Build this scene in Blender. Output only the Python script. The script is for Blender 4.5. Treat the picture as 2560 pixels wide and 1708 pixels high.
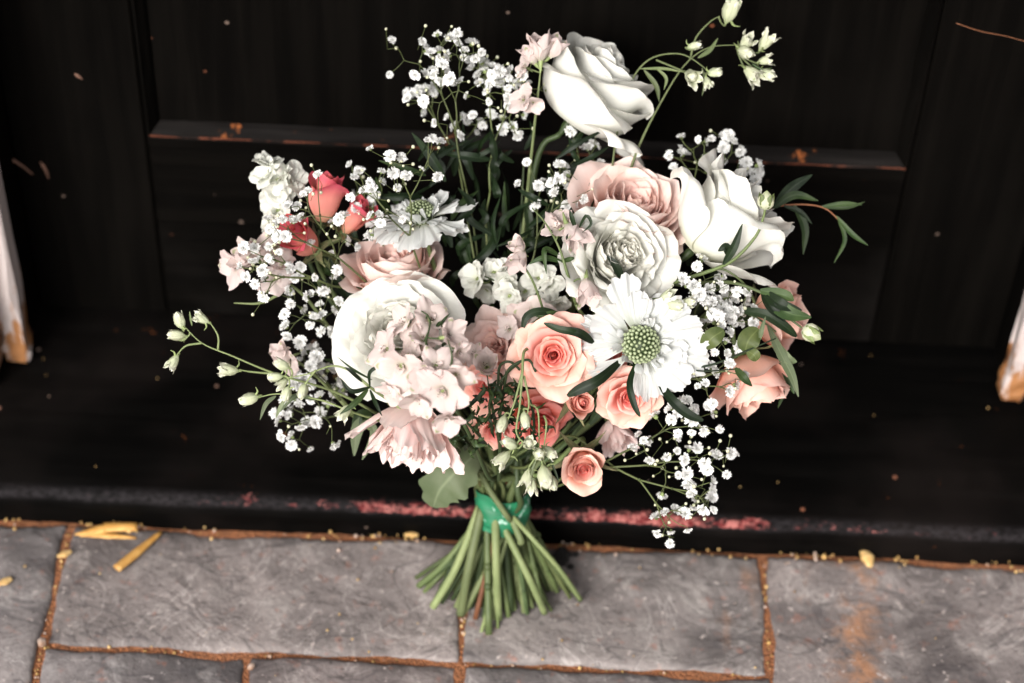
import bpy, math, random
import numpy as np
from mathutils import Vector, Matrix

# ------------------------------------------------------------------ camera
scene = bpy.context.scene
for o in list(bpy.data.objects): bpy.data.objects.remove(o)
F = 5267.0                                   # focal length in photo pixels (2560 wide)
PITCH, ROLL = math.radians(45.5), math.radians(2.5)
fw = np.array([0, math.cos(PITCH), -math.sin(PITCH)])
_u0 = np.array([0, math.sin(PITCH), math.cos(PITCH)]); _r0 = np.array([1., 0, 0])
CR = _r0*math.cos(ROLL) + _u0*math.sin(ROLL)
CU = -_r0*math.sin(ROLL) + _u0*math.cos(ROLL)
CAM = np.array([-0.0065, -1.0101, 1.2408])
camd = bpy.data.cameras.new('camera'); cam = bpy.data.objects.new('camera', camd)
scene.collection.objects.link(cam)
cam.matrix_world = Matrix(((CR[0], CU[0], -fw[0], CAM[0]), (CR[1], CU[1], -fw[1], CAM[1]),
                           (CR[2], CU[2], -fw[2], CAM[2]), (0, 0, 0, 1)))
camd.sensor_width = 36; camd.lens = 36*F/2560; camd.clip_start = .05; camd.clip_end = 200
camd.dof.use_dof = True; camd.dof.focus_distance = 1.385; camd.dof.aperture_fstop = 3.3
camd.dof.aperture_blades = 9
scene.camera = cam
# ------------------------------------------------------------------ world, sun, exposure
SUN_DIR = Vector((-.36, -.80, .60)).normalized()          # towards the sun
world = bpy.data.worlds.new('World'); scene.world = world; world.use_nodes = True
wn = world.node_tree; bg = wn.nodes['Background']
sky = wn.nodes.new('ShaderNodeTexSky'); sky.sky_type = 'NISHITA'; sky.sun_disc = False
sky.sun_elevation = math.asin(SUN_DIR.z); sky.sun_rotation = math.atan2(SUN_DIR.x, SUN_DIR.y)
sky.dust_density = 6; sky.air_density = 1.0; sky.ozone_density = .6
hs = wn.nodes.new('ShaderNodeHueSaturation'); hs.inputs['Saturation'].default_value = .12   # cloud-white sky
wn.links.new(sky.outputs[0], hs.inputs['Color']); wn.links.new(hs.outputs[0], bg.inputs[0])
bg.inputs[1].default_value = .098
sund = bpy.data.lights.new('sun', 'SUN'); sund.energy = 1.5; sund.angle = math.radians(22); sund.color = (1, .945, .885)
suno = bpy.data.objects.new('sun', sund); scene.collection.objects.link(suno)
suno.rotation_euler = (-SUN_DIR).to_track_quat('-Z', 'Y').to_euler()
vs = scene.view_settings; vs.view_transform = 'Standard'; vs.look = 'None'; vs.gamma = 1; vs.exposure = .95
vs.use_curve_mapping = False
scene.render.resolution_x, scene.render.resolution_y = 1024, 683

# ------------------------------------------------------------------ helpers
rnd = random.Random(7); nr = np.random.default_rng(7)
def P(px, py, d): return CAM + d*(fw + CR*(px-1280)/F - CU*(py-854)/F)
def HIT(px, py, ax, k):
    r = fw + CR*(px-1280)/F - CU*(py-854)/F
    return CAM + r*((k-CAM[ax])/r[ax])
def V(r, u, t):                               # direction in camera axes (right, up, towards the viewer)
    v = CR*r + CU*u - fw*t; return v/np.linalg.norm(v)
def unit(v): v = np.asarray(v, float); return v/(np.linalg.norm(v)+1e-12)
def frame(a, hint=None):
    a = unit(a); h = np.array([0, 0, 1.]) if hint is None else np.asarray(hint, float)
    if abs(a @ unit(h)) > .97: h = np.array([1., 0, 0])
    e1 = unit(np.cross(h, a)); return e1, np.cross(a, e1), a
def sm(a, b, x): t = np.clip((x-a)/(b-a), 0, 1); return t*t*(3-2*t)
COL = scene.collection

class MB:
    def __init__(s): s.v = []; s.f = []; s.m = []; s.c = []; s.n = 0
    def grid(s, pts, att, mi=0, closed=False, flip=False):
        nv, nu = pts.shape[:2]; b = s.n
        s.v.append(pts.reshape(-1, 3)); s.c.append(att.reshape(-1, 3)); s.n += nv*nu
        for j in range(nv-1):
            for i in range(nu if closed else nu-1):
                k = (i+1) % nu
                q = (b+j*nu+i, b+j*nu+k, b+(j+1)*nu+k, b+(j+1)*nu+i)
                s.f.append(q[::-1] if flip else q); s.m.append(mi)
    def raw(s, v, f, mi=0, att=(0.5, .5, .5)):
        b = s.n; v = np.asarray(v, float); s.v.append(v); s.c.append(np.tile(np.array(att, float), (len(v), 1))); s.n += len(v)
        for q in f: s.f.append(tuple(b+i for i in q)); s.m.append(mi)
    def tube(s, path, rad, sides=7, mi=0, sub=5, cap=True, att=.5):
        p = spline(path, sub) if sub > 1 else np.asarray(path, float)
        n = len(p); r = np.interp(np.linspace(0, 1, n), np.linspace(0, 1, len(np.atleast_1d(rad))), np.atleast_1d(rad)) if np.ndim(rad) else np.full(n, rad)
        T = np.gradient(p, axis=0); T /= np.linalg.norm(T, axis=1)[:, None]+1e-12
        e1 = frame(T[0])[0]; pts = np.zeros((n, sides, 3)); att_ = np.zeros((n, sides, 3))
        for i in range(n):
            e1 = unit(e1 - T[i]*(e1 @ T[i])); e2 = np.cross(T[i], e1)
            for k in range(sides):
                a = 2*math.pi*k/sides; pts[i, k] = p[i] + r[i]*(e1*math.cos(a)+e2*math.sin(a))
            att_[i, :] = (.5, i/(n-1), att)
        b = s.n; s.grid(pts, att_, mi, closed=True)
        if cap:
            s.f.append(tuple(b+k for k in range(sides))[::-1]); s.m.append(mi)
            s.f.append(tuple(b+(n-1)*sides+k for k in range(sides))); s.m.append(mi)
        return p
    def lathe(s, base, axis, prof, sides=8, mi=0, att=None, lobes=0, lamp=0):
        e1, e2, a = frame(axis); n = len(prof); pts = np.zeros((n, sides, 3)); at = np.zeros((n, sides, 3))
        for i, (r, z) in enumerate(prof):
            for k in range(sides):
                an = 2*math.pi*k/sides; rr = r*(1+lamp*math.cos(lobes*an))
                pts[i, k] = base + e1*rr*math.cos(an) + e2*rr*math.sin(an) + a*z
                at[i, k] = (k/sides, i/(n-1), .5)
        s.grid(pts, at, mi, closed=True)
    def ball(s, c, r, mi=0, seg=6, rings=4, sx=1., axis=None):
        ax = (0, 0, 1.) if axis is None else axis
        prof = [(max(r*math.sin(math.pi*i/rings), r*.02), -r*sx*math.cos(math.pi*i/rings)) for i in range(rings+1)]
        s.lathe(np.asarray(c, float), ax, prof, seg, mi)
    def box(s, lo, hi, mi=0, bev=0):
        x0, y0, z0 = lo; x1, y1, z1 = hi
        v = [(x0, y0, z0), (x1, y0, z0), (x1, y1, z0), (x0, y1, z0), (x0, y0, z1), (x1, y0, z1), (x1, y1, z1), (x0, y1, z1)]
        s.raw(v, [(3, 2, 1, 0), (4, 5, 6, 7), (0, 1, 5, 4), (1, 2, 6, 5), (2, 3, 7, 6), (3, 0, 4, 7)], mi)
    def build(s, name, mats, parent=None, origin=None, smooth=True, mesh_only=False):
        org = np.zeros(3) if origin is None else np.asarray(origin, float)
        me = bpy.data.meshes.new(name); v = np.concatenate(s.v) - org
        me.from_pydata(v.tolist(), [], s.f)
        mats = mats if isinstance(mats, (list, tuple)) else [mats]
        for m in mats: me.materials.append(m)
        me.polygons.foreach_set('material_index', s.m)
        me.polygons.foreach_set('use_smooth', [smooth]*len(s.f))
        at = me.attributes.new('pc', 'FLOAT_COLOR', 'POINT')
        at.data.foreach_set('color', np.hstack([np.concatenate(s.c), np.ones((s.n, 1))]).ravel())
        me.update()
        return me if mesh_only else link(name, me, parent, org)
WPOS = {}
def link(name, me, parent=None, org=(0, 0, 0), rot=None, scale=None):
    o = bpy.data.objects.new(name, me); COL.objects.link(o)
    org = np.asarray(org, float)
    if parent is not None:
        o.parent = parent; o.location = Vector(org - WPOS[parent.name])
    else: o.location = Vector(org)
    if rot is not None: o.rotation_euler = rot
    if scale is not None: o.scale = scale if isinstance(scale, tuple) else (scale,)*3
    WPOS[o.name] = org
    return o
def spline(pts, sub=6):
    p = np.asarray(pts, float)
    if len(p) < 3: return np.array([p[0]+(p[-1]-p[0])*t for t in np.linspace(0, 1, sub+1)])
    q = np.vstack([2*p[0]-p[1], p, 2*p[-1]-p[-2]]); out = []
    for i in range(1, len(q)-2):
        for t in np.linspace(0, 1, sub, endpoint=False):
            out.append(.5*((2*q[i])+(-q[i-1]+q[i+1])*t+(2*q[i-1]-5*q[i]+4*q[i+1]-q[i+2])*t*t+(-q[i-1]+3*q[i]-3*q[i+1]+q[i+2])*t**3))
    out.append(p[-1]); return np.array(out)
def empty(name, loc):
    o = bpy.data.objects.new(name, None); COL.objects.link(o); o.location = Vector(loc)
    o.empty_display_size = .02; WPOS[o.name] = np.asarray(loc, float); return o
def tag(o, label=None, cat=None, group=None, kind=None):
    if label: o['label'] = label
    if cat: o['category'] = cat
    if group: o['group'] = group
    if kind: o['kind'] = kind
    return o

# ------------------------------------------------------------------ materials
class Mat:
    def __init__(s, name):
        s.m = bpy.data.materials.new(name); s.m.use_nodes = True; s.t = s.m.node_tree
        s.p = s.t.nodes['Principled BSDF']; s.out = s.t.nodes['Material Output']
    def n(s, ty, ins=None, **kw):
        nd = s.t.nodes.new('ShaderNode'+ty)
        for k, v in kw.items(): setattr(nd, k, v)
        for k, v in (ins or {}).items(): s.set(nd.inputs[k], v)
        return nd
    def set(s, sock, v):
        if hasattr(v, 'is_output'): s.t.links.new(v, sock)
        elif isinstance(v, (tuple, list)) and sock.type == 'RGBA' and len(v) == 3: sock.default_value = (*v, 1)
        else: sock.default_value = v
    def P(s, **kw):
        for k, v in kw.items(): s.set(s.p.inputs[k.replace('_', ' ')], v)
    def mix(s, f, a, b, bt='MIX'):
        nd = s.n('Mix', data_type='RGBA', blend_type=bt); s.set(nd.inputs[0], f); s.set(nd.inputs[6], a); s.set(nd.inputs[7], b); return nd.outputs[2]
    def math(s, op, a, b=0., c=None, clamp=False):
        nd = s.n('Math', operation=op, use_clamp=clamp); s.set(nd.inputs[0], a); s.set(nd.inputs[1], b)
        if c is not None: s.set(nd.inputs[2], c)
        return nd.outputs[0]
    def rng(s, x, a, b, c=0., d=1.): return s.n('MapRange', {0: x, 1: a, 2: b, 3: c, 4: d}, interpolation_type='SMOOTHSTEP').outputs[0]
    def coord(s, scale=(1, 1, 1), kind='Object', loc=(0, 0, 0)):
        tc = s.n('TexCoord'); mp = s.n('Mapping', {'Vector': tc.outputs[kind], 'Scale': scale, 'Location': loc}); return mp.outputs[0]
    def noise(s, vec, scale, detail=4, rough=.55, dist=0.):
        return s.n('TexNoise', {'Vector': vec, 'Scale': scale, 'Detail': detail, 'Roughness': rough, 'Distortion': dist}).outputs['Fac']
    def bump(s, h, strength=.3, dist=.001):
        b = s.n('Bump', {'Height': h, 'Strength': strength, 'Distance': dist}).outputs[0]; s.set(s.p.inputs['Normal'], b); return b
    def rand(s): return s.n('ObjectInfo').outputs['Random']

def petal_mat(name, base, mid, tip, deep=None, trans=.20, dots=None, veins=.5, deep_w=1., rough=.62):
    """pc = (u, v along the petal, rank from the heart outwards)"""
    M = Mat(name); a = M.n('Attribute', attribute_name='pc'); sp = M.n('SeparateColor', {0: a.outputs['Color']})
    u, v, rk = sp.outputs[0], sp.outputs[1], sp.outputs[2]
    c = M.mix(M.rng(v, 0., .45), base, mid); c = M.mix(M.rng(v, .55, 1.), c, tip)
    if deep is not None:
        c = M.mix(M.math('MULTIPLY', M.math('MULTIPLY', M.rng(rk, .90, .12), deep_w), M.rng(v, .72, 1., 1., .58)), c, deep)
    cv = M.n('CombineXYZ', {0: M.math('MULTIPLY', u, 22.), 1: M.math('MULTIPLY', v, 1.6), 2: M.math('MULTIPLY', M.rand(), 40.)}).outputs[0]
    vn = M.noise(cv, 1.0, 3, .6)
    big = M.noise(M.coord((1, 1, 1)), 60., 2, .5)
    c = M.mix(M.math('MULTIPLY', M.rng(vn, .35, .75), .22*veins), c, (c0 := tuple(x*.72 for x in mid)))
    c = M.mix(M.math('MULTIPLY', M.rng(big, .4, .75), .12), c, tuple(x*.8 for x in tip))
    ed = M.math('MULTIPLY', M.math('MAXIMUM', M.rng(v, .90, 1.), M.rng(M.math('ABSOLUTE', M.math('SUBTRACT', u, .5)), .45, .5)), M.rng(M.noise(M.coord(), 140., 4, .65), .45, .68))
    c = M.mix(M.math('MULTIPLY', ed, .22), c, (.55, .40, .24))
    hv = M.n('HueSaturation', {'Color': c, 'Value': M.math('MULTIPLY_ADD', M.rand(), .10, .95), 'Hue': M.math('MULTIPLY_ADD', M.rand(), .012, .494)})
    c = hv.outputs[0]
    if dots is not None:
        d = M.math('MULTIPLY', M.math('MULTIPLY', M.rng(rk, .45, .55), M.rng(v, .80, .86)), M.math('MULTIPLY', M.rng(v, .97, .90), M.rng(M.math('ABSOLUTE', M.math('SUBTRACT', u, .5)), .16, .06)))
        c = M.mix(M.math('MULTIPLY', d, .75), c, dots)
    M.P(Base_Color=c, Roughness=rough); M.set(M.p.inputs['Specular IOR Level'], .25)
    M.bump(vn, .25*veins, .0006)
    tr = M.n('BsdfTranslucent', {'Color': c}); mx = M.n('MixShader', {0: trans, 1: M.p.outputs[0], 2: tr.outputs[0]})
    M.t.links.new(mx.outputs[0], M.out.inputs[0]); return M.m
def green_mat(name, c1, c2, rough=.45, trans=.12, spec=.4, scale=90.):
    M = Mat(name); n = M.noise(M.coord(), scale, 3, .55); a = M.n('Attribute', attribute_name='pc'); sp = M.n('SeparateColor', {0: a.outputs['Color']})
    c = M.mix(M.rng(n, .3, .7), c1, c2)
    rib = M.rng(M.math('ABSOLUTE', M.math('SUBTRACT', sp.outputs[0], .5)), .06, .0)
    c = M.mix(M.math('MULTIPLY', rib, .35), c, tuple(min(1, x*1.9+.02) for x in c2))
    c = M.n('HueSaturation', {'Color': c, 'Value': M.math('MULTIPLY_ADD', M.rand(), .65, .55)}).outputs[0]
    M.P(Base_Color=c, Roughness=rough); M.set(M.p.inputs['Specular IOR Level'], spec)
    M.bump(M.noise(M.coord((1, 1, 1)), scale*6, 2), .12, .0004)
    tr = M.n('BsdfTranslucent', {'Color': c}); mx = M.n('MixShader', {0: trans, 1: M.p.outputs[0], 2: tr.outputs[0]})
    M.t.links.new(mx.outputs[0], M.out.inputs[0]); return M.m

m_white = petal_mat('white_rose_petal', (.64, .64, .49), (.765, .76, .70), (.79, .785, .735), veins=.6, trans=.16)
m_whiteg = petal_mat('white_garden_petal', (.70, .685, .56), (.755, .75, .69), (.775, .77, .715), deep=(.84, .81, .71), deep_w=.6, veins=.6, trans=.2)
m_blush = petal_mat('blush_petal', (.88, .68, .56), (.88, .62, .55), (.88, .71, .66), deep=(.88, .50, .43), deep_w=.6, veins=.8, trans=.28)
m_peach = petal_mat('peach_petal', (.82, .36, .19), (.86, .42, .32), (.87, .56, .47), deep=(.86, .125, .115), deep_w=.92, veins=.5)
m_peach2 = petal_mat('pale_peach_petal', (.84, .40, .22), (.87, .48, .36), (.88, .60, .52), deep=(.85, .28, .18), deep_w=.5, veins=.5)
m_coral = petal_mat('coral_petal', (.82, .48, .30), (.80, .31, .24), (.62, .085, .12), deep=(.74, .12, .12), deep_w=.5, veins=.6)
m_coral2 = petal_mat('red_coral_petal', (.78, .34, .18), (.72, .13, .08), (.76, .30, .26), deep=(.62, .04, .03), deep_w=.9, veins=.7)
m_pinkpale = petal_mat('pale_pink_petal', (.86, .70, .60), (.87, .66, .62), (.87, .73, .70), deep=(.87, .60, .56), deep_w=.5, veins=.8)
m_delph = petal_mat('delphinium_petal', (.60, .56, .45), (.69, .59, .555), (.72, .59, .565), dots=(.30, .36, .14), veins=.9, trans=.35)
m_stock = petal_mat('white_stock_petal', (.56, .58, .38), (.74, .75, .68), (.76, .76, .70), veins=.8, trans=.32)
m_scab = petal_mat('scabiosa_petal', (.44, .48, .36), (.62, .635, .61), (.67, .68, .67), veins=1.1, trans=.3)
m_gyp = petal_mat('gypsophila_petal', (.78, .80, .68), (.86, .86, .84), (.88, .88, .87), veins=.2, trans=.36)
m_bud = petal_mat('delphinium_bud', (.24, .30, .12), (.52, .55, .37), (.74, .735, .61), veins=1.4, trans=.2, dots=(.25, .34, .12))
m_stem = green_mat('stem_green', (.045, .07, .021), (.10, .13, .045), .5, .08, .35, 60)
m_stem_pale = green_mat('pale_stem_green', (.085, .115, .042), (.16, .19, .08), .55, .1, .3, 60)
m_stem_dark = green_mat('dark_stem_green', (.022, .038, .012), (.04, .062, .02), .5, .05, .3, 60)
m_twig = green_mat('twig_green', (.04, .055, .016), (.075, .09, .03), .5, .05, .3, 60)
m_brown = green_mat('brown_stem', (.10, .035, .015), (.16, .06, .025), .6, 0, .3, 80)
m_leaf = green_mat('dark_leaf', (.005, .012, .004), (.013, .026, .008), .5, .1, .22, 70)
m_leaf2 = green_mat('mid_leaf', (.020, .042, .011), (.045, .075, .022), .5, .2, .25, 70)
m_leaf3 = green_mat('grey_green_leaf', (.13, .17, .085), (.19, .225, .13), .6, .2, .25, 50)
m_leaf4 = green_mat('olive_leaf', (.06, .085, .024), (.115, .14, .045), .5, .22, .3, 90)
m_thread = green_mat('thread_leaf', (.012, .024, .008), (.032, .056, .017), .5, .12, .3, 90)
m_calyx = green_mat('calyx_green', (.15, .20, .07), (.24, .29, .12), .55, .1, .3, 200)
m_sepal = green_mat('sepal', (.14, .16, .07), (.27, .24, .13), .6, .15, .25, 120)
M = Mat('stamen'); M.P(Base_Color=(.07, .035, .015), Roughness=.6); m_stamen = M.m
M = Mat('scabiosa_button'); n = M.noise(M.coord(), 500, 2); a = M.n('Attribute', attribute_name='pc'); sp = M.n('SeparateColor', {0: a.outputs['Color']})
M.P(Base_Color=M.mix(M.rng(sp.outputs[1], .35, .95), (.06, .085, .03), (.33, .38, .22)), Roughness=.5); m_button = M.m

# tape; pale patches in its colour stand in for shine
M = Mat('green_tape'); co = M.coord((1, 1, 1)); n1 = M.noise(co, 55, 3, .6, 1.2); n2 = M.noise(M.coord((40, 40, 160)), 1., 3)
M.P(Base_Color=M.mix(M.rng(n1, .58, .66), M.mix(M.rng(n2, .3, .7), (.006, .12, .05), (.010, .17, .075)), (.36, .52, .44)),
    Roughness=M.math('MULTIPLY_ADD', n2, .2, .48)); M.bump(n2, .4, .001); m_tape = M.m

# black paint on the door: vertical grain, specks of bare wood
def black_paint(name, wear=0., grain=(70, 70, 4), fadec=(.0046, .0038, .0031), base=(.0011, .0009, .0007), wearcol=(.42, .13, .04), rough=.5, dust=0.):
    M = Mat(name); g = M.noise(M.coord(grain), 1., 4, .6)
    w = M.noise(M.coord((1, 1, 1)), 42, 5, .65); w2 = M.noise(M.coord((1, 1, 1)), 9, 3, .5)
    wm = M.math('MULTIPLY', M.rng(w, .70-wear*.22, .76-wear*.2), M.rng(w2, .50-wear*.2, .62-wear*.15))
    c = M.mix(M.rng(g, .35, .7), base, tuple(x*2.4 for x in base))
    fade = M.noise(M.coord((1, 1, 1)), 5, 4, .6)
    c = M.mix(M.math('MULTIPLY', M.rng(fade, .45, .75), .5), c, fadec)
    c = M.mix(wm, c, M.mix(M.noise(M.coord(), 160, 2), wearcol, tuple(x*.35 for x in wearcol)))
    vo = M.n('TexVoronoi', {'Vector': M.coord((1, 1, 1)), 'Scale': 55.}); vs_ = M.n('SeparateColor', {0: vo.outputs['Color']})
    sp = M.math('MULTIPLY', M.rng(vo.outputs['Distance'], .13, .06), M.rng(vs_.outputs[0], .90, .93))
    c = M.mix(M.math('MULTIPLY', sp, .35+dust), c, M.mix(vs_.outputs[1], (.30, .22, .18), (.30, .10, .05)))
    M.P(Base_Color=c, Roughness=M.math('MULTIPLY_ADD', fade, .25, rough)); M.set(M.p.inputs['Specular IOR Level'], .04)
    M.bump(g, .5, .0012); return M
m_door = black_paint('black_door_paint').m
m_rail = black_paint('black_rail_paint', 0., (4, 70, 70), (.0135, .0115, .0105)).m
m_mould = black_paint('worn_moulding_paint', .40, (5, 90, 90), base=(.0050, .0043, .0040)).m
m_mouldw = black_paint('worn_moulding_edge', 1.15, (5, 90, 90), base=(.014, .010, .009), wearcol=(.22, .075, .045)).m

# step: black paint worn to pink primer along the nosing
M = black_paint('black_step_paint', .12, (6, 60, 60), (.013, .0095, .0085), base=(.0010, .0009, .0008), dust=.3)
old = M.p.inputs['Base Color'].links[0].from_socket
sx = M.n('SeparateXYZ', {0: M.coord()}); X, Y, Z_ = sx.outputs[0], sx.outputs[1], sx.outputs[2]
nw = M.noise(M.coord((1, 1, 1)), 38, 7, .75); nw2 = M.noise(M.coord((.7, 1, 1)), 330, 5, .7)
nx = M.noise(M.coord((1, 0, 0)), 11, 3, .6)
zt = M.rng(Z_, .0205, .0255)
es = M.math('MULTIPLY', M.rng(Y, .017, .0005), zt)
xm = M.math('MULTIPLY', M.rng(X, -.30, .03), M.rng(X, .38, .06))
xm = M.math('MULTIPLY', M.math('MULTIPLY_ADD', xm, .60, .46), M.rng(nx, .25, .55, .45, 1.))
f = M.math('MULTIPLY', es, xm)
wear = M.rng(M.math('ADD', M.math('ADD', M.math('MULTIPLY', nw2, .40), M.math('MULTIPLY', nw, .60)), M.math('MULTIPLY_ADD', f, .30, -.25)), .45, .55)
wear = M.math('MULTIPLY', wear, M.rng(es, .02, .35))
dustm = M.math('MULTIPLY', M.math('MULTIPLY', M.rng(Y, .011, .001), zt), M.math('MULTIPLY', M.rng(nw2, .30, .7), .24))
c = M.mix(dustm, old, (.085, .075, .082))
fl_ = M.noise(M.coord((1, 1, 1)), 210, 3, .6)
c = M.mix(wear, c, M.mix(M.rng(fl_, .35, .68), (.10, .012, .013), (.36, .13, .115)))
M.P(Base_Color=c); m_step = M.m
M = black_paint('black_riser_paint', .25, (5, 60, 60), base=(.002, .0018, .0017), wearcol=(.35, .06, .05), rough=.6, dust=.3); m_riser = M.m

# white jamb paint with rotten end (object z = height above the step)
M = Mat('worn_white_paint'); sx = M.n('SeparateXYZ', {0: M.coord()}); z = sx.outputs[2]
n = M.noise(M.coord((1, 1, .35)), 45, 5, .65, .4); g = M.noise(M.coord((120, 120, 8)), 1., 3)
c = M.mix(M.rng(g, .3, .7), (.46, .39, .37), (.58, .51, .49))
k = M.math('SUBTRACT', n, M.math('MULTIPLY', z, 2.6))
c = M.mix(M.rng(k, .36, .42), c, (.30, .13, .045)); c = M.mix(M.rng(k, .50, .58), c, (.06, .022, .010))
c = M.mix(M.rng(M.noise(M.coord((1, 1, .3)), 30, 4, .6), .62, .67), c, (.25, .14, .09))
M.P(Base_Color=c, Roughness=.6); M.bump(n, .5, .003); m_jamb = M.m

# riven slate flag
def slate(name, seed, tint=(1, 1, 1), stain=None):
    M = Mat(name); co = M.coord((1, 1, 1), loc=(seed*3.1, seed*1.7, seed))
    big = M.noise(co, 7, 5, .6, .6); mid = M.noise(co, 30, 6, .65, .3); fine = M.noise(co, 260, 4, .6); red = M.noise(co, 95, 4, .6); rust = M.noise(co, 6.5, 4, .55, .8)
    T = lambda c: tuple(a*b for a, b in zip(c, tint))
    c = M.mix(M.rng(big, .35, .68), T((.086, .076, .076)), T((.262, .232, .225)))
    c = M.mix(M.math('MULTIPLY', M.rng(mid, .50, .70), .8), c, T((.30, .275, .265)))
    c = M.mix(M.math('MULTIPLY', M.rng(mid, .46, .28), .55), c, T((.075, .066, .068)))
    c = M.mix(M.math('MULTIPLY', M.rng(red, .58, .72), .5), c, (.30, .13, .09))
    c = M.mix(M.math('MULTIPLY', M.rng(rust, .67, .76), .5), c, (.34, .16, .075))
    c = M.mix(M.math('MULTIPLY', M.rng(fine, .35, .65), .32), c, T((.085, .074, .072)))
    ln = M.noise(co, 9, 5, .6, 1.6); ln = M.math('ABSOLUTE', M.math('SUBTRACT', ln, .5)); c = M.mix(M.math('MULTIPLY', M.rng(ln, .012, .0), M.math('MULTIPLY', M.rng(big, .42, .6), .55)), c, T((.40, .37, .36)))
    dk = M.math('ABSOLUTE', M.math('SUBTRACT', M.noise(M.coord((1, 2.2, 1), loc=(seed, 2+seed, 0)), 6, 4, .55, 1.), .5)); c = M.mix(M.math('MULTIPLY', M.rng(dk, .016, .0), .5), c, T((.05, .045, .048)))
    if stain is not None:
        sx = M.n('SeparateXYZ', {0: M.coord()}); q = M.math('ABSOLUTE', M.math('SUBTRACT', M.math('MULTIPLY_ADD', M.noise(co, 11, 6, .7, .8), .13, -.065+stain), sx.outputs[0])); q = M.math('MULTIPLY', M.rng(q, .026, .0), M.rng(mid, .38, .62)); c = M.mix(M.math('MULTIPLY', q, .8), c, (.36, .165, .075))
    wv = M.noise(co, 14, 3, .5, 2.5); spk = M.noise(co, 150, 3, .6); c = M.mix(M.rng(spk, .64, .70), c, T((.34, .30, .285))); c = M.mix(M.math('MULTIPLY', M.rng(spk, .36, .30), .6), c, T((.06, .05, .05)))
    M.P(Base_Color=c, Roughness=M.math('MULTIPLY_ADD', mid, .3, .52)); M.set(M.p.inputs['Specular IOR Level'], .28)
    hgt = M.math('ADD', M.math('MULTIPLY', mid, 1.), M.math('ADD', M.math('MULTIPLY', fine, .22), M.math('MULTIPLY', wv, 1.2)))
    M.bump(hgt, .75, .004); return M.m
m_slate = [slate('slate_%d' % i, i*1.37, t) for i, t in enumerate([(1, 1, 1), (1.0, .97, .95), (1.05, 1.04, 1.02), (1.03, .98, .95), (.95, .95, .96), (1.02, .97, .96)])]
M = Mat('joint_sand'); co = M.coord(); n = M.noise(co, 40, 4); f = M.noise(co, 500, 4, .7); g = M.n('TexVoronoi', {'Vector': co, 'Scale': 420.}).outputs['Distance']
M.P(Base_Color=M.mix(M.rng(f, .3, .7), M.mix(n, (.30, .10, .035), (.42, .17, .07)), (.14, .055, .025)), Roughness=.95); M.bump(M.math('ADD', f, g), .9, .002); m_sand = M.m
def plain(name, c1, c2, rough=.7, sc=120, bump=.3):
    M = Mat(name); n = M.noise(M.coord((1, 1, 1)), sc, 4, .6)
    M.P(Base_Color=M.n('HueSaturation', {'Color': M.mix(M.rng(n, .3, .7), c1, c2), 'Value': M.math('MULTIPLY_ADD', M.rand(), .5, .75)}).outputs[0], Roughness=rough); M.bump(n, bump, .001); return M.m
m_straw = plain('dry_straw', (.46, .22, .045), (.60, .34, .10), .5)
m_husk = plain('dry_husk', (.55, .38, .17), (.42, .25, .08), .6)
m_grit = plain('grit', (.42, .33, .28), (.28, .16, .10), .8)
m_moss = plain('dry_crumbs', (.20, .10, .03), (.34, .22, .08), .9, 300)

# ------------------------------------------------------------------ the setting
PX = .000272                                    # metres per photo pixel at the bouquet
STEP_Z, DOOR_Y = .031, .1925
b = MB(); b.raw([(-3, -3, -.0048), (3, -3, -.0048), (3, .6, -.0048), (-3, .6, -.0048)], [(0, 1, 2, 3)])
ground = tag(b.build('ground', m_sand, smooth=False), kind='structure')
pave = empty('pavement', (0, 0, 0)); tag(pave, kind='structure')
def flag(x0, x1, y0, y1, mat, seed):
    g = np.random.default_rng(seed); b = MB(); nx = max(8, int((x1-x0)/.009)); ny = max(8, int((y1-y0)/.009))
    def axis(n): 
        t = np.linspace(0, 1, n); return t
    xs = np.concatenate([[0, .0012, .0035], np.linspace(.008, (x1-x0)-.008, nx), [(x1-x0)-.0035, (x1-x0)-.0012, x1-x0]])+x0
    ys = np.concatenate([[0, .0012, .0035], np.linspace(.008, (y1-y0)-.008, ny), [(y1-y0)-.0035, (y1-y0)-.0012, y1-y0]])+y0
    XX, YY = np.meshgrid(xs, ys); ph = g.uniform(0, 6, 8)
    Z = .0012*np.sin(XX*23+ph[0]+3*np.sin(YY*17+ph[1]))+.0009*np.sin(YY*41+ph[2]+2*np.sin(XX*29+ph[3]))+.0005*np.sin(XX*90+ph[4])*np.sin(YY*80+ph[5])
    d = np.minimum(np.minimum(XX-x0, x1-XX), np.minimum(YY-y0, y1-YY)); 
    drop = np.where(d < .0001, .010, np.where(d < .002, .0022, np.where(d < .004, .0006, 0)))
    wob = np.where(d < .005, 1, 0)
    XX = XX+wob*.0012*np.sin(YY*70+ph[6])+wob*.0006*np.sin(YY*260+ph[1]); YY = YY+wob*.0012*np.sin(XX*70+ph[7])+wob*.0006*np.sin(XX*240+ph[2])
    pts = np.dstack([XX, YY, Z-drop-.0015]); b.grid(pts, np.full(pts.shape, .5)); return b.build('paving_stone', mat, pave, ((x0+x1)/2, (y0+y1)/2, 0))
J = .0017
xa, xb, xc = -.3345, -.0335, .190
rows = [(-.80, xa, -.30, -.0022), (xa, xb, -.1145, -.0022), (xb, xc, -.1145, -.0022), (xc, .80, -.30, -.0022),
        (xa, -.186, -.30, -.1145), (-.186, xb, -.30, -.1145), (xb, xc, -.30, -.1145),
        (-.80, -.42, -.52, -.30), (-.42, -.02, -.52, -.30), (-.02, .33, -.52, -.30), (.33, .8, -.52, -.30)]
m_stained = slate('stained_slate', 9.3, (1.06, 1.03, 1.01), .258-.495)
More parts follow.
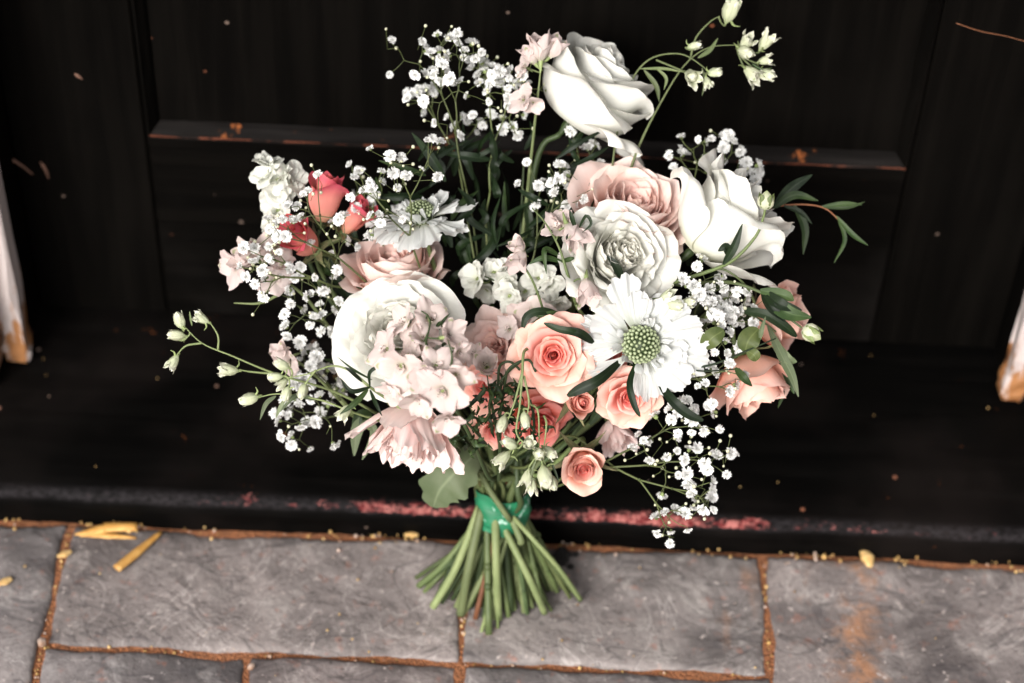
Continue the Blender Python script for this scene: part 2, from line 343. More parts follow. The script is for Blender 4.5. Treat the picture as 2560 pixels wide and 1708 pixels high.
for i, (x0, x1, y0, y1) in enumerate(rows): flag(x0+J, x1-J, y0+J, y1-J, m_stained if i == 3 else m_slate[i % 6], 20+i)

# step (a board with a rounded nosing on a recessed riser)
step = empty('door_step', (0, 0, 0)); tag(step, 'black painted timber door step worn to pink along its front edge', 'door step')
b = MB(); xs = np.linspace(-.62, .62, 125)
prof = [(.0, -.0065), (.0002, .0015), (.0, .0075), (-.0008, .013), (-.0012, .019), (.0006, .025), (.0045, .0292), (.011, .0308), (.03, .031), (.09, .0312), (.16, .031), (.23, .031)]
pts = np.zeros((len(xs), len(prof), 3))
for i, x in enumerate(xs):
    w = .0008*math.sin(x*31)+.0005*math.sin(x*87+1)+.0003*nr.normal()
    for j, (y, z) in enumerate(prof): pts[i, j] = (x, y+w*(1 if j < 8 else 0), z+(.0004*math.sin(x*23+j) if j > 6 else 0))
b.grid(pts, np.full(pts.shape, .5), flip=True); b.build('tread', m_step, step)
b = MB(); b.box((-.62, .004, -.0068), (.62, .2, .020)); b.build('core', m_riser, step, smooth=False)

# door
door = empty('door', (0, DOOR_Y, STEP_Z)); tag(door, 'black painted panelled timber door with chipped moulding behind the bouquet', 'door')
Zr = .2175                                     # top of the bottom rail
def slab(name, lo, hi, mat, parent=door, bev=.0015):
    b = MB(); x0, y0, z0 = lo; x1, y1, z1 = hi; e = bev
    v = []
    for (y, i) in ((y0, e), (y0+e, 0), (y1, 0)):
        v += [(x0+i, y, z0+i), (x1-i, y, z0+i), (x1-i, y, z1-i), (x0+i, y, z1-i)]
    f = [(0, 1, 2, 3)]
    for k in (0, 4):
        for i in range(4): j = (i+1) % 4; f.append((k+i, k+4+i, k+4+j, k+j)[::-1])
    f = [q[::-1] if False else q for q in f]
    b.raw(v, f); return b.build(name, mat, parent, ((x0+x1)/2, y0, z0), smooth=False)
D0 = DOOR_Y
gz = STEP_Z+.002
slab('stile', (-.388, D0, gz), (-.2865, D0+.04, 2.0), m_door); slab('stile', (.2838, D0, gz), (.385, D0+.04, 2.0), m_door)
slab('bottom_rail', (-.2857, D0+.0008, gz), (.2830, D0+.04, Zr), m_rail)
slab('mid_rail', (-.2857, D0+.0008, .86), (.2830, D0+.04, 1.0), m_rail)
slab('top_rail', (-.2857, D0+.0008, 1.88), (.2830, D0+.04, 2.0), m_rail)
slab('panel', (-.2857, D0+.0095, Zr), (.2830, D0+.034, .86), m_door); slab('panel', (-.2857, D0+.0095, 1.0), (.2830, D0+.034, 1.88), m_door)
# moulding round the panel: ogee run mitred at the corners
def moulding(x0, x1, z0, z1, name='moulding'):
    pf = [(0.0, .0005), (.0012, -.0008), (.0026, -.0008), (.0034, .0012), (.0046, .0020), (.0058, .0042), (.0072, .0052), (.0082, .0078), (.0095, .0098)]   # inset, depth
    for side in range(4):
        b = MB(); n = 46; pts = np.zeros((n, len(pf), 3))
        for j, (ins, dep) in enumerate(pf):
            A = {0: ((x0+ins, z0+ins), (x1-ins, z0+ins)), 1: ((x1-ins, z0+ins), (x1-ins, z1-ins)), 2: ((x1-ins, z1-ins), (x0+ins, z1-ins)), 3: ((x0+ins, z1-ins), (x0+ins, z0+ins))}[side]
            for i in range(n):
                t = i/(n-1); w = .0004*math.sin(t*60+j)+.0003*nr.normal()
                pts[i, j] = (A[0][0]*(1-t)+A[1][0]*t, D0+dep+w, A[0][1]*(1-t)+A[1][1]*t)
        lo = MB(); lo.grid(pts[:, :3], np.full((n, 3, 3), .5)); hi = MB(); hi.grid(pts[:, 2:], np.full((n, len(pf)-2, 3), .5))
        o = hi.build(name, m_mould if side == 0 else m_door, door, ((x0+x1)/2, D0, z0)); lo.build('moulding_bead', m_mouldw if side == 0 else m_door, o, ((x0+x1)/2, D0, z0))
moulding(-.2855, .2828, Zr+.0003, .8597); moulding(-.2855, .2828, 1.0003, 1.8797)
# pale scrape on the left stile
M = Mat('bare_wood'); M.P(Base_Color=(.15, .075, .05), Roughness=.8); m_bare = M.m
for k, pp in enumerate([[(8, 408), (28, 400), (52, 412), (82, 436)], [(100, 405), (112, 420), (122, 446)], [(186, 184), (196, 190), (206, 198)]]):
    b = MB(); ps = [HIT(x, y, 1, D0)+np.array([0, -.0001, 0]) for x, y in pp]; b.tube(ps, [.0004, .0016, .0013, .0006], 5, sub=6); b.build('scrape', m_bare, door, ps[0])
b = MB(); ps = [HIT(x, y, 1, D0)+np.array([0, 0, 0]) for x, y in [(2390, 58), (2450, 78), (2520, 92), (2590, 112)]]; b.tube(ps, .00035, 4, sub=5); b.build('scrape', m_brown, door, ps[0])

# door frame: two jambs with rotted feet
def jamb(x_in, sgn, foot_y, label):
    t = empty('door_jamb', (x_in, foot_y, STEP_Z)); tag(t, label, 'door jamb')
    def post(name, xa_, xb_, ya, yb, zf, seed, seed2):
        g = np.random.default_rng(seed); b = MB(); zs = np.concatenate([[0, .004, .010, .018, .03, .05, .08], np.linspace(.12, 2.0, 10)])+zf
        ring = []
        c = .0018
        base = [(xa_+c, ya), (xb_-c, ya), (xb_, ya+c), (xb_, yb-c), (xb_-c, yb), (xa_+c, yb), (xa_, yb-c), (xa_, ya+c)]
        pts = np.zeros((len(zs), 8, 3)); cx, cy = (xa_+xb_)/2, (ya+yb)/2
        for i, z in enumerate(zs):
            sh = {0: .86, 1: .95, 2: .99}.get(i, 1.)
            for k, (x, y) in enumerate(base):
                q = g.normal()*.0012 if i < 7 else 0
                pts[i, k] = (cx+(x-cx)*sh+q, cy+(y-cy)*sh+q, z+(g.uniform(0, .006) if i == 0 else 0))
        b.grid(pts, np.full(pts.shape, .5), closed=True); nn = b.n-len(zs)*8
        b.f.append(tuple(range(8))[::-1]); b.m.append(0); b.f.append(tuple((len(zs)-1)*8+k for k in range(8))); b.m.append(0)
        return b.build(name, m_jamb, t, (cx, ya, STEP_Z), smooth=False)
    if sgn < 0:
        post('post', x_in-.017, x_in, foot_y, foot_y+.022, STEP_Z+.001, 3, 0); post('casing', x_in-.10, x_in-.0195, foot_y-.028, foot_y+.022, STEP_Z-.0, 5, 0)
        slab('reveal', (x_in-.06, foot_y+.0225, STEP_Z), (x_in-.004, DOOR_Y+.05, 2.0), m_door, t)
    else:
        post('post', x_in, x_in+.017, foot_y, foot_y+.022, STEP_Z+.001, 8, 0); post('casing', x_in+.0195, x_in+.10, foot_y-.028, foot_y+.022, STEP_Z-.0, 9, 0)
        slab('reveal', (x_in+.004, foot_y+.0225, STEP_Z), (x_in+.06, DOOR_Y+.05, 2.0), m_door, t)
jamb(-.3855, -1, .127, 'flaking white door jamb next to the pale scrapes on the door')
jamb(.381, 1, .132, 'flaking white door jamb with a brown rotted foot, across from the scraped stile')

# ------------------------------------------------------------------ loose things on the paving
def sliver(name, pts, rad, mat, label, cat, group=None, flat=.5, seg=8):
    b = MB(); c = np.mean(pts, axis=0); b.tube(pts, rad, seg, sub=6)
    v = np.concatenate(b.v); z0 = v[:, 2].min(); v[:, 2] = z0+(v[:, 2]-z0)*flat; b.v = [v]
    o = b.build(name, mat, None, c); return tag(o, label, cat, group)
g0 = lambda x, y, z=.004: HIT(x, y, 2, z)
sliver('straw_piece', [g0(185, 1332), g0(255, 1318), g0(262, 1314), g0(342, 1312)], [.0006, .0042, .0046, .0046, .0040], m_straw,
       'flat yellow straw piece lying against the foot of the black step', 'straw')
sliver('straw_piece', [g0(198, 1336, .002), g0(270, 1336, .002), g0(340, 1342, .002)], [.0008, .003, .001], m_straw,
       'thin dark straw blade tucked under the flat yellow straw', 'straw')
sliver('straw_piece', [g0(290, 1418), g0(340, 1378), g0(402, 1326)], [.0038, .0040, .0018], m_straw,
       'yellow straw piece lying aslant on the paving, pointing at the step', 'straw')
sliver('seed_husk', [g0(-8, 1458), g0(12, 1450), g0(28, 1442)], [.0015, .0036, .0022], m_husk, 'pale seed husk lying alone in the middle of a paving stone', 'husk')
sliver('seed_husk', [g0(142, 1388), g0(160, 1382), g0(178, 1374)], [.0012, .0034, .0016], m_husk, 'tan husk caught at the mouth of the sandy joint', 'husk')
sliver('pebble', [g0(94, 1606), g0(104, 1604), g0(114, 1602)], [.0026, .0042, .003], m_grit, 'pinkish pebble wedged where two sandy joints cross', 'pebble', flat=.8)
sliver('pebble', [g0(624, 1662), g0(628, 1666), g0(632, 1670)], [.002, .0036, .002], m_grit, 'pale round pebble in the sandy joint between two short stones', 'pebble', flat=.9)
sliver('petal_scrap', [g0(1010, 1332), g0(1028, 1330), g0(1046, 1334)], [.001, .004, .0015], m_husk, 'curled tan petal scrap by the step beside the bouquet stems', 'petal', flat=.4)
sliver('petal_scrap', [g0(2158, 1372), g0(2170, 1390), g0(2176, 1412)], [.003, .0056, .002], m_husk, 'broad tan petal scrap standing against the step', 'petal', flat=.6)
sliver('petal_scrap', [HIT(2408, 1352, 2, .02), HIT(2425, 1340, 2, .02), HIT(2436, 1330, 2, .022)], [.001, .0036, .001], m_grit, 'pinkish petal scrap stuck to the front of the black step', 'petal', flat=.7)
b = MB(); c = g0(1400, 1392, .001)  # low black mound added in place of the deep shadow beside the stems
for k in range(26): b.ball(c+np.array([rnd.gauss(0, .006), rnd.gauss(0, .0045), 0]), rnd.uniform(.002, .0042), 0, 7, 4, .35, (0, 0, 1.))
M = Mat('shadow_black'); M.P(Base_Color=(.006, .0045, .0035), Roughness=.95); M.bump(M.noise(M.coord(), 600, 4), .8, .002)
tag(b.build('shadow_mound', M.m, None, c), 'black mound standing in for deep shadow on the paving beside the cut stems', 'shadow patch')
b = MB()
for k in range(420):                           # crumbs swept against the step and into the joints
    q = rnd.random()
    if q < .6: x = rnd.uniform(-.42, .44); y = -.001-abs(rnd.gauss(0, .006)); z = .0
    elif q < .85:
        x = rnd.choice([xa, xb, xc])+rnd.gauss(0, .0008); y = rnd.uniform(-.2, -.004); z = -.004
    else: x = rnd.uniform(-.42, .44); y = -.1145+rnd.gauss(0, .001); z = -.004
    if q < .6 and math.sin(x*37)+math.sin(x*83+2) < -.35: continue
    r = rnd.uniform(.0004, .0016)*(1.3 if rnd.random() < .1 else 1)
    b.ball((x, y, z+r*.5), r, rnd.choice([0, 0, 1, 2]), 5, 3, rnd.uniform(.5, 1.3), unit(nr.normal(size=3)))
tag(b.build('crumbs', [m_moss, m_grit, m_husk]), 'dry crumbs and grit swept along the step and into the paving joints', 'grit', kind='stuff')
b = MB()
for k in range(70):                            # specks on the step and paving
    if k < 20: p = HIT(rnd.uniform(60, 2500), rnd.uniform(880, 1230), 2, STEP_Z+.0008); r = rnd.uniform(.0004, .0011)
    else: p = HIT(rnd.uniform(0, 2560), rnd.uniform(1380, 1700), 2, .0012); r = rnd.uniform(.0004, .0013)
    b.ball(p, r, rnd.choice([0, 1, 2]), 5, 3, .5)
tag(b.build('specks', [m_husk, m_grit, m_moss]), 'tiny tan and pink specks strewn over step and paving', 'grit', kind='stuff')

# ------------------------------------------------------------------ the bouquet
BIND = P(1256, 1262, 1.522); BAX = unit(P(1275, 1000, 1.47)-P(1235, 1480, 1.545))
bouquet = empty('bouquet', HIT(1240, 1530, 2, .0))
tag(bouquet, 'hand tied bouquet of white, blush and peach roses with gypsophila leaning on the black door', 'bouquet')
be1, be2, _ = frame(BAX, CU)
ENDS = [(1047, 1466), (1082, 1518), (1156, 1535), (1199, 1517), (1222, 1586), (1248, 1550), (1272, 1543), (1318, 1535), (1361, 1533), (1363, 1500), (1393, 1479), (1451, 1500),
        (1130, 1500), (1300, 1500), (1235, 1515), (1170, 1520), (1340, 1480), (1100, 1490), (1385, 1470), (1285, 1525), (1210, 1545), (1060, 1480), (1180, 1490), (1325, 1515), (1260, 1500), (1350, 1510), (1145, 1480), (1410, 1470)]
_used = [0]
def stem_path(top, axis, via=None, rad=.0021):
    """from the flower base through the tape to a cut end on the paving"""
    i = _used[0]; _used[0] += 1
    ex, ey = ENDS[i % len(ENDS)]; 
    if i >= len(ENDS): ex += rnd.uniform(-25, 25); ey -= rnd.uniform(0, 25)
    end = HIT(ex, ey, 2, rad+.0005); 
    ang = rnd.uniform(0, 6.28); rr = .0155*math.sqrt(rnd.random())
    # spiral hand-tie: stems lean across the binding
    tx = np.clip((P(1256, 1262, 1.5)-top) @ CR/.30, -1, 1)
    off = be1*rr*math.cos(ang)+be2*rr*math.sin(ang)
    bp = BIND+off
    d = np.linalg.norm(top-bp)
    mid = top*.5+bp*.5 + (-np.asarray(axis))*d*.10
    pts = [top, top-np.asarray(axis)*min(.03, d*.2)]+([via] if via is not None else [mid])+[bp+BAX*.03+off*.25, bp, end]
    return np.array(pts)
def stem_mesh(b, top, axis, rad=.0021, mi=0, via=None):
    p = stem_path(top, axis, via, rad); q = b.tube(p, [rad*.85, rad, rad, rad*1.05, rad*1.1, rad*1.12], 8, mi, sub=7)
    for k in range(2):
        w = rnd.uniform(.15, .85); c = p[-2]*(1-w)+p[-1]*w; b.ball(c, rad*1.38, mi, 8, 4, 1.1, unit(p[-1]-p[-2]))
    return p

def petal_pts(base, E, th, L, W, phis, cup, r0, nu, nv, ruff=0., kf=3, lip=0., tipk=0., spiral=0., g=None, rank=.5, round_=.2, notch=0., wfun=None, twist=0.):
    e1, e2, a = E
    u = np.linspace(-1, 1, nu)[None, :]; s = np.linspace(0, 1, nv)[:, None]
    ph = np.interp(s[:, 0], [0, .5, 1], np.radians(phis))[:, None]
    lipv = np.radians(lip)*sm(.62, 1., s)**1.5*(.55+.75*np.abs(u)**1.5)
    ph = ph+lipv+np.zeros_like(u)
    ln = L*(1-round_*np.abs(u)**2.6+tipk*np.exp(-(u/.22)**2)-notch*np.exp(-(u/.16)**2))
    ds = 1/(nv-1)
    dr = np.sin(ph)*ln*ds; dz = np.cos(ph)*ln*ds
    r = r0+np.vstack([np.zeros((1, nu)), np.cumsum((dr[1:]+dr[:-1])/2, 0)]); z = np.vstack([np.zeros((1, nu)), np.cumsum((dz[1:]+dz[:-1])/2, 0)])
    Wp = W*((.30+.70*sm(0, .62, s))*(1-.16*sm(.72, 1, s)) if wfun is None else wfun(s))
    rc = np.maximum(np.mean(r, 1, keepdims=True), .25*W)/max(cup, .05)
    ang = np.clip(u*Wp/rc, -2.6, 2.6)
    xr = r-rc*(1-np.cos(ang)); xt = rc*np.sin(ang)
    xr = xr+spiral*u*W
    g = g or rnd; p1, p2, p3 = g.uniform(0, 6), g.uniform(0, 6), g.uniform(0, 6)
    dn = ruff*L*(s**2)*(np.sin(kf*u*2.2+p1)*.6+.4*np.sin(kf*1.9*u*2.2+p2+2*s))+ruff*.6*L*s*np.sin(1.3*u+p3)
    xr = xr+dn*np.cos(ph); z = z-dn*np.sin(ph)
    xt = xt+twist*s*s*L
    er = e1*math.cos(th)+e2*math.sin(th); et = -e1*math.sin(th)+e2*math.cos(th)
    pts = base+xr[..., None]*er+xt[..., None]*et+z[..., None]*a
    att = np.dstack([np.broadcast_to(u*.5+.5, pts.shape[:2]), np.broadcast_to(s, pts.shape[:2]), np.full(pts.shape[:2], rank)])
    return pts, att

# tables over t (0 heart .. 1 outermost): L, W, phi base/mid/tip, lip, ruffle
STY = {
 'spray': dict(N=34, t=[0, .25, .5, .75, 1], L=[.62, .74, .86, 1.02, 1.12], W=[.22, .36, .52, .62, .70], a=[8, 22, 42, 62, 80], b=[-6, 2, 14, 36, 62], c=[-16, 0, 20, 50, 84], lip=[10, 25, 35, 45, 40], ru=[.02, .03, .03, .04, .05], cup=[1.1, 1.05, 1., .85, .65]),
 'half': dict(N=34, t=[0, .3, .6, .85, 1], L=[1.05, 1.12, 1.2, 1.32, 1.38], W=[.25, .42, .62, .78, .85], a=[6, 14, 26, 40, 52], b=[-8, 0, 4, 8, 18], c=[-14, -6, 0, 8, 26], lip=[8, 14, 20, 28, 34], ru=[.02]*5, cup=[1.1, 1.05, 1., .95, .8]),
 'bud': dict(N=14, t=[0, .4, .8, 1], L=[1.4, 1.5, 1.6, 1.6], W=[.35, .6, .85, .9], a=[10, 24, 40, 48], b=[-4, -2, 2, 8], c=[-14, -12, -6, 14], lip=[5, 10, 20, 35], ru=[.01]*4, cup=[1.1, 1.05, 1., .95]),
 'bowl': dict(N=30, t=[0, .4, .7, .86, 1], L=[1.35, 1.5, 1.65, 1.75, 1.85], W=[.30, .55, .85, 1.0, 1.0], a=[6, 18, 42, 58, 72], b=[-6, 0, 4, 12, 42], c=[-8, 2, 16, 34, 78], lip=[10, 30, 55, 70, 85], ru=[.02, .02, .02, .025, .03], cup=[1.1, 1.05, 1., .95, .75]),
 'globe': dict(N=30, rnd=.05, tip=.015, t=[0, .4, .7, .88, 1], L=[1.42, 1.48, 1.56, 1.62, 1.60], W=[.35, .65, 1.0, 1.3, 1.35], a=[6, 20, 60, 98, 110], b=[-6, 2, 14, 22, 28], c=[0, 2, 0, -4, 4], lip=[15, 35, 55, 60, 60], ru=[.02, .02, .02, .02, .025], cup=[1.1, 1.05, 1., 1., .95]),
 'vase': dict(N=30, rnd=.08, t=[0, .4, .7, .88, 1], L=[1.5, 1.65, 1.85, 1.95, 2.0], W=[.30, .5, .78, .98, 1.0], a=[6, 18, 42, 62, 74], b=[-6, 0, 8, 12, 24], c=[-6, 2, 10, 18, 40], lip=[10, 25, 45, 60, 80], ru=[.02, .02, .025, .03, .035], cup=[1.1, 1.05, 1., .98, .85]),
 'skirt': dict(N=34, t=[0, .4, .7, 1], L=[1.25, 1.35, 1.45, 1.55], W=[.24, .30, .36, .42], a=[6, 20, 40, 62], b=[4, 14, 26, 36], c=[0, 10, 22, 34], lip=[5, 8, 10, 16], ru=[.05, .05, .05, .06], cup=[.9, .8, .7, .6]),
 'garden': dict(N=54, rnd=.07, tip=.01, t=[0, .3, .58, .8, 1], L=[.98, .98, 1.0, 1.06, 1.18], W=[.24, .36, .48, .66, .86], a=[12, 28, 52, 70, 84], b=[-2, 2, 10, 26, 56], c=[-6, 0, 8, 32, 72], lip=[4, 8, 14, 30, 42], ru=[.035, .045, .06, .075, .07], cup=[.9, .9, .9, .8, .6]),
 'cup': dict(N=48, t=[0, .3, .6, .85, 1], L=[.80, .98, 1.16, 1.28, 1.30], W=[.22, .40, .64, .80, .85], a=[14, 30, 54, 70, 80], b=[-4, 0, 8, 18, 40], c=[-14, -10, -4, 10, 50], lip=[5, 8, 14, 20, 45], ru=[.04, .04, .035, .03, .03], cup=[1.05, 1.0, .98, .92, .7]),
 'open': dict(N=30, t=[0, .4, .7, 1], L=[.75, .95, 1.15, 1.25], W=[.28, .42, .52, .58], a=[10, 28, 46, 66], b=[0, 12, 30, 52], c=[0, 18, 40, 70], lip=[10, 15, 20, 30], ru=[.05, .06, .06, .07], cup=[1., .9, .75, .5]),
}
def rose(px, py, d, axis, R, style, mat, label, N=None, seed=1, name='rose', stem=True, hi=False, sepals=True, drop=None, stem_mat=None, extra=(), sepal_len=.8):
    """px,py: middle of the bloom; the base of the bloom sits behind it along the axis"""
    g = random.Random(seed); S = STY[style]; N = N or S['N']; ax = V(*axis); E = frame(ax, CU)
    ctr = P(px, py, d); hb = {'spray': .42, 'half': .6, 'bud': .75, 'bowl': .75, 'globe': .8, 'vase': .9, 'skirt': .7, 'garden': .42, 'cup': .5, 'open': .5}[style]
    base = ctr-ax*R*hb
    b = MB()
    hw = .09 if style in ('globe', 'vase') else .22; hip = [(R*.05, -R*.32), (R*hw*.6, -R*.27), (R*hw*.95, -R*.15), (R*hw, -R*.04), (R*hw*.8, .0)]
    b.lathe(base, ax, hip, 10, 0)
    if stem: stem_mesh(b, base-ax*R*.29, ax, max(.0016, min(.0026, R*.06)))
    root = b.build(name, [stem_mat or g.choice([m_stem, m_stem, m_stem_pale, m_stem_dark])], bouquet, base); tag(root, label)
    nu, nv = (15, 17) if hi else (11, 12)
    for i in range(N):
        t = (i+.5)/N; I = lambda k: float(np.interp(t, S['t'], S[k])); j = lambda s: g.gauss(0, s)
        if drop and drop(i, t): continue
        th = i*2.39996+seed+j(.12)
        L = R*I('L')*(1+j(.05)); W = R*I('W')*(1+j(.06))
        pts, att = petal_pts(base, E, th, L, W, [I('a')+j(4), I('b')+j(4), I('c')+j(6)], I('cup'), R*(.02+.10*t), nu, nv, I('ru'), 2.2+g.random()*1.5,
                             I('lip')*(1+j(.3)), S.get('tip', .05)+S.get('tip', .05)*g.random(), .10*(1-.6*t), g, t, S.get('rnd', .12)+.1*g.random())
        pb = MB(); pb.grid(pts, att); pb.build('petal', mat, root, base)
    for (th, L, W, ph, lip) in extra:           # a few hand-set loose outer petals
        pts, att = petal_pts(base, E, th, R*L, R*W, ph, .6, R*.12, nu, nv, .04, 2.5, lip, .06, .0, g, 1., .15)
        pb = MB(); pb.grid(pts, att); pb.build('petal', mat, root, base)
    if sepals:
        for k in range(5):
            pts, att = petal_pts(base-ax*R*.1, E, k*1.2566+seed, R*sepal_len, R*.17, [70, 75+g.gauss(0, 15), 95+g.gauss(0, 25)], .8, R*.2, 5, 8, .03, 2, 20, 0, 0, g, .5, .1, 0, lambda s: 1.05-.98*s**1.2)
            pb = MB(); pb.grid(pts, att); pb.build('sepal', m_sepal, root, base)
    return root

# ---- roses
rose(1490, 215, 1.455, (.58, .76, .22), .0370, 'globe', m_white, 'white rose seen from the side, highest rose, near the arching bud sprig', seed=3, hi=True, sepals=False, stem_mat=m_stem_dark,
     extra=[(-1.75, 1.5, .62, [84, 62, 78], 55), (-.75, 1.7, .45, [88, 78, 96], 40), (.1, 1.75, .75, [80, 22, 40], 60)])
rose(1815, 548, 1.425, (.72, .66, .10), .0345, 'vase', m_white, 'white rose seen from the side with peeling petals, behind a round green bud', seed=12, hi=True, sepals=False,
     extra=[(-1.5, 1.75, .95, [90, 52, 46], 40), (2.4, 2.0, .6, [80, 30, 70], 70), (-.5, 2.15, .75, [76, 36, 44], 40)])
rose(1576, 548, 1.438, (.20, .62, .66), .0410, 'cup', m_blush, 'large blush pink cupped rose rising behind a white rose', seed=5, hi=True)
rose(1540, 648, 1.402, (.38, .24, .86), .0372, 'garden', m_whiteg, 'full white rose in front of the blush rose, above the white scabiosa', seed=8, hi=True)
rose(1000, 842, 1.412, (-.12, .26, .95), .0405, 'garden', m_whiteg, 'large ruffled white rose partly covered by drooping pale pink florets', seed=21, hi=True)
rose(992, 698, 1.452, (-.05, .78, .50), .0375, 'cup', m_blush, 'blush pink rose half hidden behind the ruffled white rose', seed=17)
rose(1383, 888, 1.388, (-.03, -.06, 1.), .0270, 'spray', m_peach, 'fully open peach rose with coral heart, face on, left of the white scabiosa', seed=2, hi=True)
rose(1570, 992, 1.402, (.06, -.38, .92), .0220, 'spray', m_peach, 'small peach rose under the white scabiosa, crossed by a dark blade leaf', N=28, seed=9, hi=True)
rose(1445, 1006, 1.398, (.34, .02, .93), .0160, 'bud', m_peach, 'tight round peach rosebud between two open peach roses', seed=4, sepal_len=1.1)
rose(1458, 1160, 1.418, (.02, -.38, .92), .0195, 'half', m_peach, 'lone half open peach rose hanging lowest, above the step', seed=6, hi=True, sepal_len=1.3)
rose(1876, 945, 1.425, (.36, -.82, .26), .0310, 'cup', m_peach2, 'peach rose seen from its side, facing down, beside the gypsophila and blade leaves', seed=14, N=26)
rose(1938, 790, 1.442, (.86, .12, .30), .0275, 'cup', m_peach2, 'peach rose facing sideways behind the deeply cut green leaf', seed=15, N=26)
rose(812, 500, 1.442, (.18, .93, .25), .0200, 'bud', m_coral, 'upright coral rosebud under the white stock spire', seed=11)
rose(755, 600, 1.438, (-.45, .35, .75), .0205, 'bud', m_coral, 'coral rosebud leaning outwards beneath the upright coral bud', seed=13)
rose(885, 545, 1.452, (.45, .60, .35), .0165, 'bud', m_coral, 'dark coral rosebud peeping out left of the tilted white scabiosa', seed=19)
rose(1240, 868, 1.428, (-.35, .30, .85), .0270, 'open', m_blush, 'dusky blush rose half hidden behind the open peach rose', seed=22)
rose(1218, 965, 1.425, (-.25, -.15, .9), .0215, 'spray', m_peach, 'peach rose hidden behind the tangle of thread leaves', seed=23, N=26)
rose(1345, 1055, 1.432, (.28, -.45, .8), .0205, 'spray', m_coral2, 'red coral rose behind the drooping green buds', seed=24, N=26)
rose(1240, 1070, 1.440, (-.1, -.65, .65), .0200, 'spray', m_peach, 'peach rose low behind the drooping green buds, above the tape', seed=25, N=22)
rose(1020, 1078, 1.412, (-.26, -.90, .34), .0310, 'skirt', m_pinkpale, 'pale pink shaggy bloom hanging down beside the broad grey green leaf', seed=26, hi=True, sepals=False,
     extra=[(-1.0, 1.7, .75, [60, 44, 40], 10), (-2.2, 1.5, .6, [60, 48, 44], 10)])
rose(1500, 895, 1.430, (.1, -.1, 1), .0200, 'spray', m_coral2, 'red coral rose glimpsed through the petals of the white scabiosa', seed=27, N=26)
rose(1535, 1090, 1.452, (.2, -.85, .35), .0170, 'skirt', m_pinkpale, 'pale pink bloom peeping out behind the lone hanging peach rose', seed=28, N=18, sepals=False)

# ---- scabiosa
def scabiosa(px, py, d, axis, R, seed, label, rb=.0115, droop=0., nhi=14, lop=None, hand=None):
    g = random.Random(seed); ax = V(*axis); E = frame(ax, CU); ctr = P(px, py, d); base = ctr-ax*rb*.9
    b = MB(); b.lathe(base-ax*.004, ax, [(.002, -.006), (.006, -.002), (.009, .004), (.008, .007)], 10, 0); stem_mesh(b, base-ax*.008, ax, .0017)
    root = b.build('scabiosa', [m_stem], bouquet, base); tag(root, label)
    # green button: a dome of unopened florets
    hb = MB(); n = 84
    for k in range(n):
        f = (k+.5)/n; ph = math.acos(1-f*.86); th = k*2.39996
        dv = E[0]*math.sin(ph)*math.cos(th)+E[1]*math.sin(ph)*math.sin(th)+ax*math.cos(ph)
        c = base+ax*rb*.35+dv*rb*(.93+.05*g.random()); r = rb*.122*(.85+.4*f)
        hb.lathe(c-dv*r*1.2, dv, [(r*.5, 0), (r*.95, r*.7), (r*1.0, r*1.3), (r*.7, r*1.9), (r*.08, r*2.2)], 6, 0)
    hb.ball(base+ax*rb*.35, rb*.90, 1, 14, 8, 1., ax)
    hb.build('seed_button', [m_button, m_stem_dark], root, base)
    wf = lambda s: .13+.95*s**1.15
    def pet(th, L, W, phs, ruff, nu=19, nv=13, kf=3.2, name='petal'):
        pts, att = petal_pts(base, E, th, L, W, phs, .35, rb*.85, nu, nv, ruff, kf, g.uniform(-25, 30), .0, 0., g, 1., .24, .10*g.random(), wf, g.gauss(0, .08))
        u = np.linspace(-1, 1, nu)
        q1, q2 = g.uniform(0, 6), g.uniform(0, 6); crn = 1+.03*np.sin(u*11+q1)+.03*np.sin(u*23+q2)+.02*np.sin(u*5+q2)          # toothed rim
        pts[-1] = pts[-3]+(pts[-1]-pts[-3])*crn[:, None]**4
        pb = MB(); pb.grid(pts, att); pb.build(name, m_scab, root, base)
    if hand:
        for (an, ln, hwid, ph) in hand:
            pet(math.radians(an), (ln-rb/PX*.85)*PX*1.03, hwid*PX*.90, [ph-22, ph+g.uniform(-9, 9), ph+g.uniform(-14, 22)], .06)
        nhi = 0
    for k in range(nhi):
        th = k*6.2832/nhi+g.gauss(0, .12); l = 1. if lop is None else lop(th)
        pet(th, R*.78*l*g.uniform(.88, 1.1), R*.25*g.uniform(.85, 1.15), [g.uniform(55, 75)+droop, g.uniform(74, 92)+droop, g.uniform(76, 112)+droop], .045)
    for k in range(max(6, nhi-2)):
        th = (k+.5)*6.2832/max(6, nhi-2)+g.gauss(0, .2); l = 1. if lop is None else lop(th)
        if hand and math.sin(th) < .1 and math.cos(th) < .4: continue
        pet(th, R*.5*l*g.uniform(.7, 1.15), R*.17*g.uniform(.7, 1.3), [g.uniform(40, 60)+droop*.6, g.uniform(55, 78)+droop*.6, g.uniform(55, 95)+droop*.6], .06, 13, 10)
    for k in range(26):
        th = k*2.39996+g.gauss(0, .2)
        pet(th, R*.26*g.uniform(.7, 1.4), R*.045*g.uniform(.7, 1.6), [g.uniform(5, 40), g.uniform(10, 50), g.uniform(0, 70)], .10, 5, 7, 2., 'small_petal')
    return root
